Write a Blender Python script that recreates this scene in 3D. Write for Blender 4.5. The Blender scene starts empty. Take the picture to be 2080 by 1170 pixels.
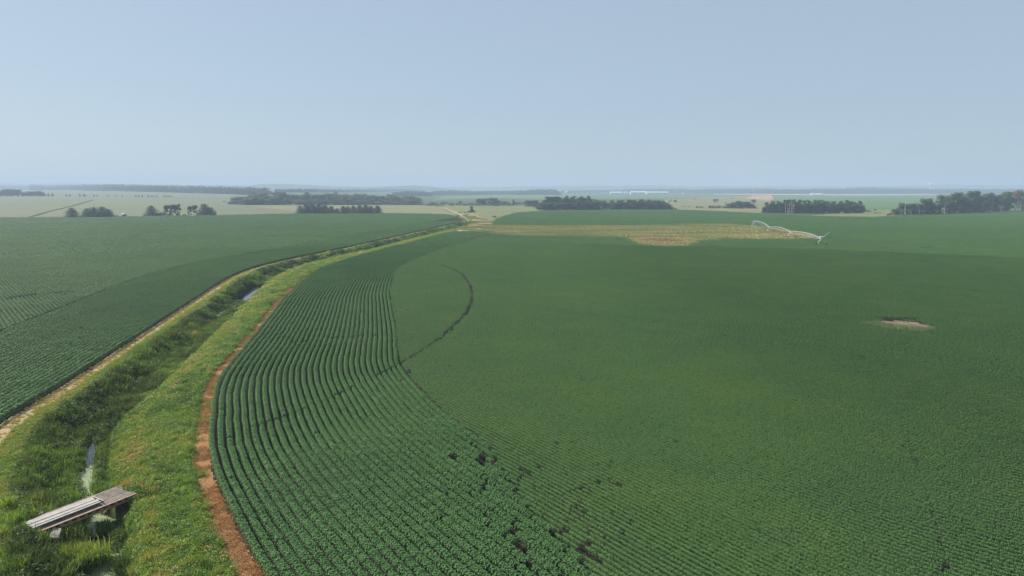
import bpy, bmesh, math, random
import numpy as np
from mathutils import Vector, Matrix

rng = np.random.default_rng(7)
random.seed(7)
scene = bpy.context.scene
R = math.radians

# ------------------------------------------------------------------ camera, sky, sun, exposure
FOC, CAM_H, HORIZON = 1387.0, 24.0, 383.0          # focal length and horizon row in photo pixels (2080 x 1170)
PITCH = math.atan((585 - HORIZON) / FOC)
cam_data = bpy.data.cameras.new("camera")
cam = bpy.data.objects.new("camera", cam_data)
scene.collection.objects.link(cam)
cam_data.sensor_width = 36.0
cam_data.lens = 36.0 * FOC / 2080.0
cam_data.clip_start, cam_data.clip_end = 0.5, 40000
cam.location = (0, 0, CAM_H)
cam.rotation_euler = (math.pi / 2 - PITCH, 0, 0)
scene.camera = cam
scene.render.resolution_x, scene.render.resolution_y = 1024, 576

SUN_AZ, SUN_EL = R(-60), R(38)                      # azimuth from +Y (ahead), negative = to the left
world = bpy.data.worlds.new("World")
scene.world = world
world.use_nodes = True
wn = world.node_tree
wn.nodes.clear()
sky = wn.nodes.new("ShaderNodeTexSky")
sky.sky_type = 'NISHITA'
sky.sun_disc = False
sky.sun_elevation = SUN_EL
sky.sun_rotation = SUN_AZ
sky.altitude = 300
sky.air_density = 1.0
sky.dust_density = 1.0
sky.ozone_density = 2.2
bg = wn.nodes.new("ShaderNodeBackground")
bg.inputs['Strength'].default_value = 0.082
wo = wn.nodes.new("ShaderNodeOutputWorld")
mixs = wn.nodes.new("ShaderNodeMix"); mixs.data_type = 'RGBA'      # a milky summer sky: the clear sky dimmed by an even veil
mixs.inputs[0].default_value = 0.86
mixs.inputs[7].default_value = (1.98, 2.48, 3.00, 1)
wn.links.new(sky.outputs[0], mixs.inputs[6])
wn.links.new(mixs.outputs[2], bg.inputs[0])
wn.links.new(bg.outputs[0], wo.inputs[0])

sd = bpy.data.lights.new("sun", 'SUN')
sd.energy = 3.9
sd.angle = R(0.6)
sd.color = (1.0, 0.93, 0.82)
sun = bpy.data.objects.new("sun", sd)
scene.collection.objects.link(sun)
sv = Vector((math.sin(SUN_AZ) * math.cos(SUN_EL), math.cos(SUN_AZ) * math.cos(SUN_EL), math.sin(SUN_EL)))
sun.rotation_euler = sv.to_track_quat('Z', 'Y').to_euler()

scene.view_settings.view_transform = 'Standard'
scene.view_settings.look = 'None'
scene.view_settings.exposure = 1.27
scene.view_settings.gamma = 1.0
scene.cycles.max_bounces = 5
scene.cycles.diffuse_bounces = 3
scene.cycles.glossy_bounces = 2
scene.cycles.transmission_bounces = 3
scene.cycles.volume_bounces = 1
scene.cycles.use_denoising = True
scene.cycles.denoising_prefilter = 'ACCURATE'
scene.cycles.denoising_input_passes = 'RGB_ALBEDO_NORMAL'

# ------------------------------------------------------------------ helpers: measuring, noise, curves
def smooth(x, a, b):
    t = np.clip((np.asarray(x, float) - a) / (b - a), 0, 1)
    return t * t * (3 - 2 * t)

def terrain(x, y):
    """the land lifts gently far off to the left, all else is flat (the ditch is cut separately)"""
    x, y = np.asarray(x, float), np.asarray(y, float)
    r = np.hypot(x, y)
    az = np.degrees(np.arctan2(x, np.maximum(y, 1e-3)))
    return 15.0 * smooth(-az, 5, 20) * smooth(r, 650, 2600) * (y > 0)

def ray(px, py):
    x, v = (px - 1040) / FOC, (py - 585) / FOC
    return x, math.cos(PITCH) - v * math.sin(PITCH), -math.sin(PITCH) - v * math.cos(PITCH)

def ground_at(px, py, z=None):
    """the point of the land (or of height z) that a photo pixel shows"""
    d = ray(px, py)
    if z is not None:
        t = (z - CAM_H) / d[2]
        return d[0] * t, d[1] * t
    t = np.geomspace(20, 14000, 6000)
    below = (CAM_H + d[2] * t) <= terrain(d[0] * t, d[1] * t)
    i = int(np.argmax(below)) if below.any() else len(t) - 1
    return d[0] * t[i], d[1] * t[i]

def poly_px(pts):
    return np.array([ground_at(*p) for p in pts])

def hash2(i, j, seed):
    n = (i * 374761393 + j * 668265263 + seed * 974711) & 0x7fffffff
    n = ((n ^ (n >> 13)) * 1274126177) & 0x7fffffff
    return ((n ^ (n >> 16)) & 0xffff) / 65535.0

def vnoise(x, y, scale, seed=1):
    x, y = np.asarray(x, float) / scale + 1000, np.asarray(y, float) / scale + 1000
    i, j = np.floor(x).astype(np.int64), np.floor(y).astype(np.int64)
    u, v = x - i, y - j
    u, v = u * u * (3 - 2 * u), v * v * (3 - 2 * v)
    a, b, c, d = hash2(i, j, seed), hash2(i + 1, j, seed), hash2(i, j + 1, seed), hash2(i + 1, j + 1, seed)
    return (a * (1 - u) + b * u) * (1 - v) + (c * (1 - u) + d * u) * v

def fbm(x, y, scale, seed=1):
    return (vnoise(x, y, scale, seed) + 0.5 * vnoise(x, y, scale / 2.1, seed + 5) + 0.25 * vnoise(x, y, scale / 4.3, seed + 9)) / 1.75

def inside(x, y, poly):
    x, y = np.asarray(x, float), np.asarray(y, float)
    c = np.zeros(x.shape, bool)
    xj, yj = poly[-1]
    for xi, yi in poly:
        with np.errstate(divide='ignore', invalid='ignore'):
            c ^= ((yi > y) != (yj > y)) & (x < (xj - xi) * (y - yi) / ((yj - yi) if yj != yi else 1e-9) + xi)
        xj, yj = xi, yi
    return c

class Curve:
    """a smooth line on the land, sampled every metre, with right-hand normals"""
    def __init__(self, pts, step=1.0):
        p = np.array(pts, float)
        q = []
        e = np.vstack([2 * p[0] - p[1], p, 2 * p[-1] - p[-2]])
        for k in range(1, len(e) - 2):
            a, b, c, d = e[k - 1], e[k], e[k + 1], e[k + 2]
            for t in np.linspace(0, 1, 30, endpoint=False):
                q.append(0.5 * (2 * b + (c - a) * t + (2 * a - 5 * b + 4 * c - d) * t * t + (3 * b - a - 3 * c + d) * t ** 3))
        q.append(p[-1])
        self._set(np.array(q), step)
    def _set(self, q, step):
        s = np.concatenate([[0], np.cumsum(np.hypot(*np.diff(q, axis=0).T))])
        n = max(2, int(s[-1] / step))
        self.s = np.linspace(0, s[-1], n)
        self.p = np.column_stack([np.interp(self.s, s, q[:, 0]), np.interp(self.s, s, q[:, 1])])
        for _ in range(3):
            self.p[1:-1] = (self.p[:-2] + 2 * self.p[1:-1] + self.p[2:]) / 4
        t = np.gradient(self.p, axis=0)
        t /= np.hypot(*t.T)[:, None]
        self.t = t
        self.n = np.column_stack([t[:, 1], -t[:, 0]])
    def offset(self, d, step):
        q = self.p + self.n * d
        ok = np.ones(len(q), bool)
        c = object.__new__(Curve)
        c._set(q[ok], step)
        return c
    def sd(self, x, y):
        """signed distance (right positive) and distance along"""
        x, y = np.asarray(x, np.float32).ravel(), np.asarray(y, np.float32).ravel()
        d, s = np.full(len(x), 1e4), np.zeros(len(x))
        P = self.p.astype(np.float32)
        for k in range(0, len(x), 4000):
            D = (x[k:k + 4000, None] - P[None, :, 0]) ** 2 + (y[k:k + 4000, None] - P[None, :, 1]) ** 2
            i = D.argmin(1)
            vx, vy = x[k:k + 4000] - P[i, 0], y[k:k + 4000] - P[i, 1]
            sg = vx * self.n[i, 0] + vy * self.n[i, 1]
            d[k:k + 4000] = np.sqrt(D[np.arange(len(i)), i]) * np.sign(sg)
            s[k:k + 4000] = self.s[i]
        return d, s

# the bed of the ditch, and the edge of the right hand field beside it
BED = Curve([(-17, 25), (-20, 28), (-24.2, 36), (-27.5, 42.5), (-31.0, 48.0), (-36.3, 55.5), (-40.7, 63.0), (-43.4, 68.6), (-46.3, 83.9),
             (-51.8, 109.7), (-60.5, 150.4), (-67.0, 181.7), (-69.2, 202), (-68.5, 222), (-64.2, 248), (-58.3, 278), (-51, 330), (-42, 392), (-33.5, 450), (-26, 503)])
EDGE = Curve([(3.5, 11), (-4.0, 22.3), (-7.8, 28.0), (-11.7, 33.8), (-15.7, 39.7), (-19.5, 45.3), (-24.0, 52.5), (-27.3, 58.7), (-30.6, 66.3), (-35.2, 78.0), (-38.3, 89.1),
              (-42.5, 111.0), (-49.7, 146.3), (-54.6, 178.3), (-56.6, 200), (-56.0, 225), (-52.2, 256.0), (-46.5, 292), (-39.8, 338), (-33.5, 372), (-30, 392)])
ROW = 0.76
head_width = lambda y: np.interp(y, [36, 40, 48, 61], [15.3, 17.0, 18.6, 22.9])
HEAD = 22.9                                          # width of the turning rows along the ditch

def ditch_z(d, s):
    left = -1.8 + 1.8 * smooth(-d, 1.2, 5.4)
    right = -1.8 + 1.5 * smooth(d, 1.2, 3.2) + 0.3 * smooth(d, 3.0, 7.0)
    z = np.where(d < 0, left, right)
    z = z + 0.12 * np.exp(-((d + 6.2) / 0.9) ** 2)     # spoil ridge on the left lip
    fade = smooth(s, BED.s[-1] - 0.5, BED.s[-1] - 9)   # the ditch closes at the farm crossing
    return np.where(np.abs(d) < 30, z * fade, 0)

def land_z(x, y):
    x, y = np.asarray(x, float), np.asarray(y, float)
    z = terrain(x, y)
    m = (np.hypot(x, y) < 560) & (x < 25) & (x > -110) & (y > 15)
    if m.any():
        d, s = BED.sd(x[m], y[m])
        z = z.copy()
        z[m] += ditch_z(d, s)
    for ex, ey in ((-34.6, 44.6), (-30.2, 52.2)):            # banks built up under the bridge ends
        w = np.exp(-(np.hypot(x - ex, y - ey) / 1.9) ** 4)
        z = z * (1 - w) + .12 * w
    return z

# ------------------------------------------------------------------ helpers: materials
def mat(name):
    m = bpy.data.materials.new(name)
    m.use_nodes = True
    nt = m.node_tree
    b = nt.nodes['Principled BSDF']
    return m, nt, b

def noise_node(nt, scale, detail=4, rough=0.6, vec=None):
    n = nt.nodes.new('ShaderNodeTexNoise')
    n.inputs['Scale'].default_value = scale
    n.inputs['Detail'].default_value = detail
    n.inputs['Roughness'].default_value = rough
    if vec is None:
        g = nt.nodes.new('ShaderNodeNewGeometry')
        vec = g.outputs['Position']
    nt.links.new(vec, n.inputs['Vector'])
    return n.outputs['Fac']

def ramp(nt, fac, stops):
    r = nt.nodes.new('ShaderNodeValToRGB')
    e = r.color_ramp.elements
    while len(e) < len(stops):
        e.new(0.5)
    for k, (p, c) in enumerate(stops):
        e[k].position = p
        e[k].color = (*c, 1)
    nt.links.new(fac, r.inputs[0])
    return r.outputs[0]

def mixc(nt, a, b, f, mode='MIX'):
    m = nt.nodes.new('ShaderNodeMix')
    m.data_type = 'RGBA'
    m.blend_type = mode
    for s, v in ((m.inputs[6], a), (m.inputs[7], b), (m.inputs[0], f)):
        if hasattr(v, 'links') or hasattr(v, 'is_linked'):
            nt.links.new(v, s)
        else:
            s.default_value = v if isinstance(v, float) else (*v, 1)
    return m.outputs[2]

def earth(name, stops, scale=0.25, fine=6.0, fine_amt=0.35, bump=0.25, rough=0.95, stretch=None):
    """a ground cover with broad patches, fine grain and a rough surface"""
    m, nt, b = mat(name)
    g = nt.nodes.new('ShaderNodeNewGeometry')
    vec = g.outputs['Position']
    if stretch:
        mp = nt.nodes.new('ShaderNodeMapping')
        mp.inputs['Rotation'].default_value = (0, 0, stretch[0])
        mp.inputs['Scale'].default_value = (stretch[1], 1, 1)
        nt.links.new(vec, mp.inputs[0])
        vec = mp.outputs[0]
    a = noise_node(nt, scale, 6, 0.62, vec)
    c = ramp(nt, a, stops)
    f = noise_node(nt, fine, 5, 0.7)
    fr = ramp(nt, f, [(0.3, (1 - fine_amt,) * 3), (0.7, (1 + fine_amt,) * 3)])
    c = mixc(nt, c, fr, 1.0, 'MULTIPLY')
    nt.links.new(c, b.inputs['Base Color'])
    b.inputs['Roughness'].default_value = rough
    b.inputs['Specular IOR Level'].default_value = 0.1
    bp = nt.nodes.new('ShaderNodeBump')
    bp.inputs['Strength'].default_value = bump
    bp.inputs['Distance'].default_value = 0.3
    nt.links.new(f, bp.inputs['Height'])
    nt.links.new(bp.outputs[0], b.inputs['Normal'])
    return m

def leafy(name, stops, rough=0.5, spec=0.35, trans=0.25, attr='tone', jitter=0.25):
    """foliage: colour from the plant's own tone, small per plant change, some light through the leaf"""
    m, nt, b = mat(name)
    if attr == 'tone':
        a = nt.nodes.new('ShaderNodeAttribute')
        a.attribute_type = 'INSTANCER'
        a.attribute_name = 'tone'
        fac = a.outputs['Fac']
    else:
        o = nt.nodes.new('ShaderNodeObjectInfo')
        fac = o.outputs['Random']
    c = ramp(nt, fac, stops)
    g = nt.nodes.new('ShaderNodeNewGeometry')
    rl = ramp(nt, g.outputs['Random Per Island'], [(0, (1 - jitter,) * 3), (1, (1 + jitter,) * 3)])
    c = mixc(nt, c, rl, 1.0, 'MULTIPLY')
    nt.links.new(c, b.inputs['Base Color'])
    b.inputs['Roughness'].default_value = rough
    b.inputs['Specular IOR Level'].default_value = spec
    t = nt.nodes.new('ShaderNodeBsdfTranslucent')
    tc = mixc(nt, c, (1.5, 1.35, 0.6), 1.0, 'MULTIPLY')
    nt.links.new(tc, t.inputs[0])
    mx = nt.nodes.new('ShaderNodeMixShader')
    mx.inputs[0].default_value = trans
    nt.links.new(b.outputs[0], mx.inputs[1])
    nt.links.new(t.outputs[0], mx.inputs[2])
    nt.links.new(mx.outputs[0], nt.nodes['Material Output'].inputs[0])
    return m

def plain(name, col, rough=0.6, metal=0.0, var=0.25, scale=3.0, spec=0.4):
    m, nt, b = mat(name)
    tc = nt.nodes.new('ShaderNodeTexCoord')
    f = noise_node(nt, scale, 5, 0.65, tc.outputs['Object'])
    c = ramp(nt, f, [(0.3, tuple(v * (1 - var) for v in col)), (0.7, tuple(min(1, v * (1 + var)) for v in col))])
    nt.links.new(c, b.inputs['Base Color'])
    b.inputs['Roughness'].default_value = rough
    b.inputs['Metallic'].default_value = metal
    b.inputs['Specular IOR Level'].default_value = spec
    return m

M = {}
M['soil'] = earth('field soil', [(0.3, (.011, .012, .008)), (0.6, (.018, .018, .012)), (0.85, (.045, .036, .025))], 0.5, 9, .4, .4)
M['ground'] = earth('rough grass ground', [(0.3, (.035, .055, .02)), (0.6, (.06, .085, .03)), (0.8, (.11, .11, .045))], 0.12, 3.5, .35, .5)
M['track'] = earth('tan dirt track', [(0.3, (.20, .145, .085)), (0.5, (.31, .23, .14)), (0.72, (.22, .21, .09))], 0.55, 6, .3, .3)
M['strip'] = earth('dead vegetation strip', [(0.3, (.22, .115, .05)), (0.5, (.27, .145, .065)), (0.66, (.26, .15, .075)), (0.80, (.29, .205, .135))], 0.7, 8, .5, .5)
M['meadow'] = earth('dry meadow', [(0.32, (.14, .165, .055)), (0.5, (.22, .21, .085)), (0.68, (.29, .24, .11))], 0.06, 1.2, .3, .4, stretch=(0.2, 0.4))
M['bare'] = earth('bare crossing', [(0.35, (.24, .19, .10)), (0.6, (.36, .25, .15))], 0.15, 2, .3, .3)
M['soilbare'] = earth('bare dry soil', [(0.3, (.11, .085, .06)), (0.6, (.20, .155, .115))], 0.6, 7, .4, .4)
M['hay'] = earth('pale hay field', [(0.3, (.085, .105, .052)), (0.55, (.11, .12, .062)), (0.75, (.135, .13, .075))], 0.012, .3, .18, .2, stretch=(0.55, 0.18))
M['tan'] = earth('yellow stubble field', [(0.35, (.125, .135, .062)), (0.65, (.17, .155, .078))], 0.02, .4, .2, .2, stretch=(0.1, 0.2))
M['pasture'] = earth('green pasture', [(0.35, (.095, .125, .05)), (0.65, (.145, .15, .065))], 0.02, .4, .25, .2)
M['farcrop'] = earth('far green crop', [(0.35, (.06, .115, .04)), (0.65, (.085, .145, .05))], 0.01, .3, .2, .2, stretch=(1.2, 0.3))
M['red'] = earth('reddish bare field', [(0.35, (.30, .16, .10)), (0.65, (.36, .21, .13))], 0.02, .3, .2, .2)
M['pale'] = earth('pale road', [(0.35, (.42, .38, .30)), (0.65, (.52, .47, .38))], 0.05, .3, .2, .2)

# ------------------------------------------------------------------ helpers: objects and meshes
def link(o):
    scene.collection.objects.link(o)
    return o

def from_np(name, v, f, materials, smooth_shade=False, mi=None):
    v, f = np.asarray(v, np.float32), np.asarray(f, np.int32)
    me = bpy.data.meshes.new(name)
    n, k = f.shape
    me.vertices.add(len(v)); me.vertices.foreach_set('co', v.ravel())
    me.loops.add(n * k); me.loops.foreach_set('vertex_index', f.ravel())
    me.polygons.add(n)
    me.polygons.foreach_set('loop_start', np.arange(0, n * k, k, dtype=np.int32))
    me.polygons.foreach_set('loop_total', np.full(n, k, np.int32))
    me.polygons.foreach_set('use_smooth', np.full(n, smooth_shade))
    for m in (materials if isinstance(materials, (list, tuple)) else [materials]):
        me.materials.append(m)
    if mi is not None:
        me.polygons.foreach_set('material_index', np.asarray(mi, np.int32))
    me.update(calc_edges=True)
    return me

def tag(o, label=None, cat=None, group=None, kind=None):
    if label: o['label'] = label
    if cat: o['category'] = cat
    if group: o['group'] = group
    if kind: o['kind'] = kind
    return o

def empty(name, loc, rz=0.0, **k):
    o = link(bpy.data.objects.new(name, None))
    o.location = loc
    o.rotation_euler = (0, 0, rz)
    o.empty_display_size = 0.5
    return tag(o, **k)

def part(name, me, parent, loc=(0, 0, 0), rot=(0, 0, 0)):
    o = link(bpy.data.objects.new(name, me))
    o.parent = parent
    o.location = loc
    o.rotation_euler = rot
    return o

class MB:
    """collects boxes, bars, tubes and quads into one mesh"""
    def __init__(self): self.bm = bmesh.new()
    def box(self, c, s, rz=0.0, mi=0, bev=0.0, rot=None):
        r = bmesh.ops.create_cube(self.bm, size=1.0)
        vs = r['verts']
        mx = Matrix.Translation(c) @ (rot if rot is not None else Matrix.Rotation(rz, 4, 'Z')) @ Matrix.Diagonal((*s, 1))
        bmesh.ops.transform(self.bm, matrix=mx, verts=vs)
        fs = {f for v in vs for f in v.link_faces}
        for f in fs: f.material_index = mi
        if bev:
            es = {e for f in fs for e in f.edges}
            bmesh.ops.bevel(self.bm, geom=list(es), offset=bev, segments=2, affect='EDGES', profile=0.5)
        return self
    def tube(self, a, b, r1, r2=None, n=8, mi=0):
        a, b = Vector(a), Vector(b)
        d = b - a
        r = bmesh.ops.create_cone(self.bm, cap_ends=True, segments=n, radius1=r1, radius2=r1 if r2 is None else r2, depth=d.length)
        mx = Matrix.Translation((a + b) / 2) @ d.to_track_quat('Z', 'Y').to_matrix().to_4x4()
        bmesh.ops.transform(self.bm, matrix=mx, verts=r['verts'])
        for f in {f for v in r['verts'] for f in v.link_faces}: f.material_index = mi; f.smooth = n > 6
        return self
    def path(self, pts, r, n=6, mi=0):
        for a, b in zip(pts[:-1], pts[1:]): self.tube(a, b, r, n=n, mi=mi)
        return self
    def ball(self, c, s, sub=2, mi=0):
        r = bmesh.ops.create_icosphere(self.bm, subdivisions=sub, radius=1.0)
        bmesh.ops.transform(self.bm, matrix=Matrix.Translation(c) @ Matrix.Diagonal((*s, 1)), verts=r['verts'])
        for f in {f for v in r['verts'] for f in v.link_faces}: f.material_index = mi; f.smooth = True
        return self
    def prism(self, prof, a0, a1, axis='x', mi=0):
        """profile of (u, z) pairs pushed along one axis from a0 to a1"""
        mk = (lambda a, u, z: (a, u, z)) if axis == 'x' else (lambda a, u, z: (u, a, z))
        A = [self.bm.verts.new(mk(a0, *p)) for p in prof]
        B = [self.bm.verts.new(mk(a1, *p)) for p in prof]
        fs = [self.bm.faces.new(A), self.bm.faces.new(B[::-1])]
        for k in range(len(prof)):
            j = (k + 1) % len(prof)
            fs.append(self.bm.faces.new((A[k], B[k], B[j], A[j])))
        for f in fs: f.material_index = mi
        return self
    def mesh(self, name, materials):
        bmesh.ops.recalc_face_normals(self.bm, faces=self.bm.faces)
        me = bpy.data.meshes.new(name)
        self.bm.to_mesh(me); self.bm.free()
        for m in (materials if isinstance(materials, (list, tuple)) else [materials]): me.materials.append(m)
        return me

def quads(pos, nrm, size, aspect=0.7, r=rng):
    """a leaf-like kite at each point, facing its normal"""
    n = len(pos)
    nrm = nrm / np.maximum(np.linalg.norm(nrm, axis=1, keepdims=True), 1e-6)
    t = r.normal(size=(n, 3))
    t -= nrm * (t * nrm).sum(1, keepdims=True)
    t /= np.maximum(np.linalg.norm(t, axis=1, keepdims=True), 1e-6)
    b = np.cross(nrm, t)
    s = (np.asarray(size) * np.ones(n))[:, None] * 0.5
    v = np.stack([pos - t * s, pos - b * s * aspect + nrm * s * 0.15, pos + t * s, pos + b * s * aspect + nrm * s * 0.15], 1).reshape(-1, 3)
    return v, np.arange(n * 4).reshape(-1, 4)

def proto(coll, name, v, f, m):
    o = bpy.data.objects.new(name, from_np(name, v, f, m))
    coll.objects.link(o)
    return o

def scatter(name, coll, pos, rotz, scl, vid, tone, label, cat=None, tilt=None):
    """one 'stuff' object: plants set out on points"""
    n = len(pos)
    me = bpy.data.meshes.new(name)
    me.vertices.add(n)
    me.vertices.foreach_set('co', np.asarray(pos, np.float32).ravel())
    rot = np.zeros((n, 3), np.float32)
    rot[:, 2] = rotz
    if tilt is not None: rot[:, :2] = tilt
    for nm, ty, key, dat in (('rot', 'FLOAT_VECTOR', 'vector', rot.ravel()), ('scl', 'FLOAT', 'value', np.asarray(scl, np.float32) * np.ones(n, np.float32)),
                             ('vid', 'INT', 'value', np.asarray(vid, np.int32)), ('tone', 'FLOAT', 'value', np.asarray(tone, np.float32))):
        a = me.attributes.new(nm, ty, 'POINT')
        a.data.foreach_set(key, dat)
    o = link(bpy.data.objects.new(name, me))
    g = bpy.data.node_groups.new('set out ' + name, 'GeometryNodeTree')
    g.interface.new_socket('Geometry', in_out='INPUT', socket_type='NodeSocketGeometry')
    g.interface.new_socket('Geometry', in_out='OUTPUT', socket_type='NodeSocketGeometry')
    gi, go = g.nodes.new('NodeGroupInput'), g.nodes.new('NodeGroupOutput')
    ip = g.nodes.new('GeometryNodeInstanceOnPoints')
    ci = g.nodes.new('GeometryNodeCollectionInfo')
    ci.inputs['Collection'].default_value = coll
    ci.inputs['Separate Children'].default_value = True
    ci.inputs['Reset Children'].default_value = True
    ip.inputs['Pick Instance'].default_value = True
    def named(nm, ty):
        q = g.nodes.new('GeometryNodeInputNamedAttribute')
        q.data_type = ty
        q.inputs['Name'].default_value = nm
        return q.outputs['Attribute']
    g.links.new(gi.outputs[0], ip.inputs['Points'])
    g.links.new(ci.outputs[0], ip.inputs['Instance'])
    g.links.new(named('vid', 'INT'), ip.inputs['Instance Index'])
    e2r = g.nodes.new('FunctionNodeEulerToRotation')
    g.links.new(named('rot', 'FLOAT_VECTOR'), e2r.inputs[0])
    g.links.new(e2r.outputs[0], ip.inputs['Rotation'])
    g.links.new(named('scl', 'FLOAT'), ip.inputs['Scale'])
    g.links.new(ip.outputs[0], go.inputs[0])
    md = o.modifiers.new('plants', 'NODES')
    md.node_group = g
    return tag(o, label, cat, None, 'stuff')

# ------------------------------------------------------------------ field outlines, measured on the photo and laid on the land
OUT_MAIN = poly_px([(1003, 452), (1012, 444), (1050, 433), (1100, 429.5), (1250, 427), (1400, 427.5), (1480, 431), (1550, 435), (1650, 440), (1780, 442), (1822, 439),
                    (1950, 431), (2080, 427), (2320, 424)])
MAIN = np.vstack([EDGE.p, [(-25, 402)], poly_px([(960, 470), (1003, 459)]), OUT_MAIN, [(420, 300), (120, 20), (20, 14)]])
PATCH = poly_px([(950, 473), (985, 466), (1003, 459), (1110, 459.5), (1190, 460), (1290, 459.5), (1380, 456.5), (1440, 455), (1480, 456), (1520, 459.5), (1560, 463), (1610, 470), (1650, 478),
                 (1664, 486), (1610, 487), (1550, 487.5), (1475, 488.5), (1416, 491), (1409, 498), (1396, 502), (1345, 503), (1312, 501), (1294, 496), (1283, 489), (1270, 484), (1190, 482),
                 (1075, 481), (1020, 478), (985, 475)])
LEFT_OUT = poly_px([(940, 447), (925, 441), (905, 436), (800, 434.5), (600, 435.5), (480, 438), (300, 441.5), (100, 443), (0, 444), (-260, 446)])
lf = BED.offset(-9.0, 1.0)
LEFT = np.vstack([lf.p[:np.searchsorted(lf.p[:, 1], 495)], LEFT_OUT, [(-240, 60), (-60, 12)]])

ZONES = [  # far fields: name, material, outline
    ('reddish_field', 'red', [(1512, 403), (1530, 397), (1567, 396.3), (1573, 404), (1560, 407), (1540, 405)]),
    ('pale_road', 'pale', [(1450, 395.3), (1560, 395.2), (1740, 396.6), (1900, 395.2), (1900, 394.6), (1740, 395.4), (1560, 394.4), (1450, 394.7)]),
    ('hay_field', 'hay', [(-260, 446), (0, 443), (300, 440), (480, 437), (600, 434), (640, 433), (500, 417), (465, 410), (470, 399), (520, 396), (420, 392), (250, 388.2), (90, 386.6), (-260, 386)]),
    ('stubble_field', 'tan', [(590, 434.5), (905, 436), (925, 440), (900, 424), (885, 419.5), (855, 416.5), (500, 417)]),
    ('pasture', 'pasture', [(925, 440), (897, 420), (905, 417), (1000, 419), (1075, 418), (1095, 427), (1250, 426), (1100, 429), (1050, 432), (1012, 443), (1002, 450)]),
    ('meadow_slope', 'tan', [(1366, 427), (1345, 412), (1350, 405), (1420, 401), (1500, 398), (1530, 396.5), (1512, 403), (1540, 405), (1572, 405), (1560, 420), (1545, 433), (1480, 430), (1420, 427)]),
    ('grass_strip', 'pasture', [(1640, 439), (1700, 433), (1760, 427), (1800, 424), (1860, 430), (1822, 438), (1780, 441.5)]),
    ('far_crop', 'farcrop', [(880, 406), (1000, 402), (1100, 405), (1340, 404), (1500, 397.8), (1440, 396), (1240, 395), (1080, 394.5), (900, 399)]),
    ('far_crop', 'farcrop', [(1572, 425), (1574, 400), (1568, 396.6), (1740, 397), (1900, 395.6), (2400, 395), (2400, 424), (1860, 428), (1800, 423), (1760, 426)]),
]
ZPOLY = [(n, m, poly_px(p)) for n, m, p in ZONES]
TRACKS = [poly_px([(958, 450), (940, 438), (925, 431), (908, 424.5), (893, 420.3)]), poly_px([(978, 456), (985, 449), (972, 441), (955, 434.5)])]
JUNCTION = poly_px([(905, 474), (945, 462), (958, 452), (941, 438), (950, 435), (985, 446.5), (1004, 451), (995, 461), (985, 467), (950, 474), (925, 477)])

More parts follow.
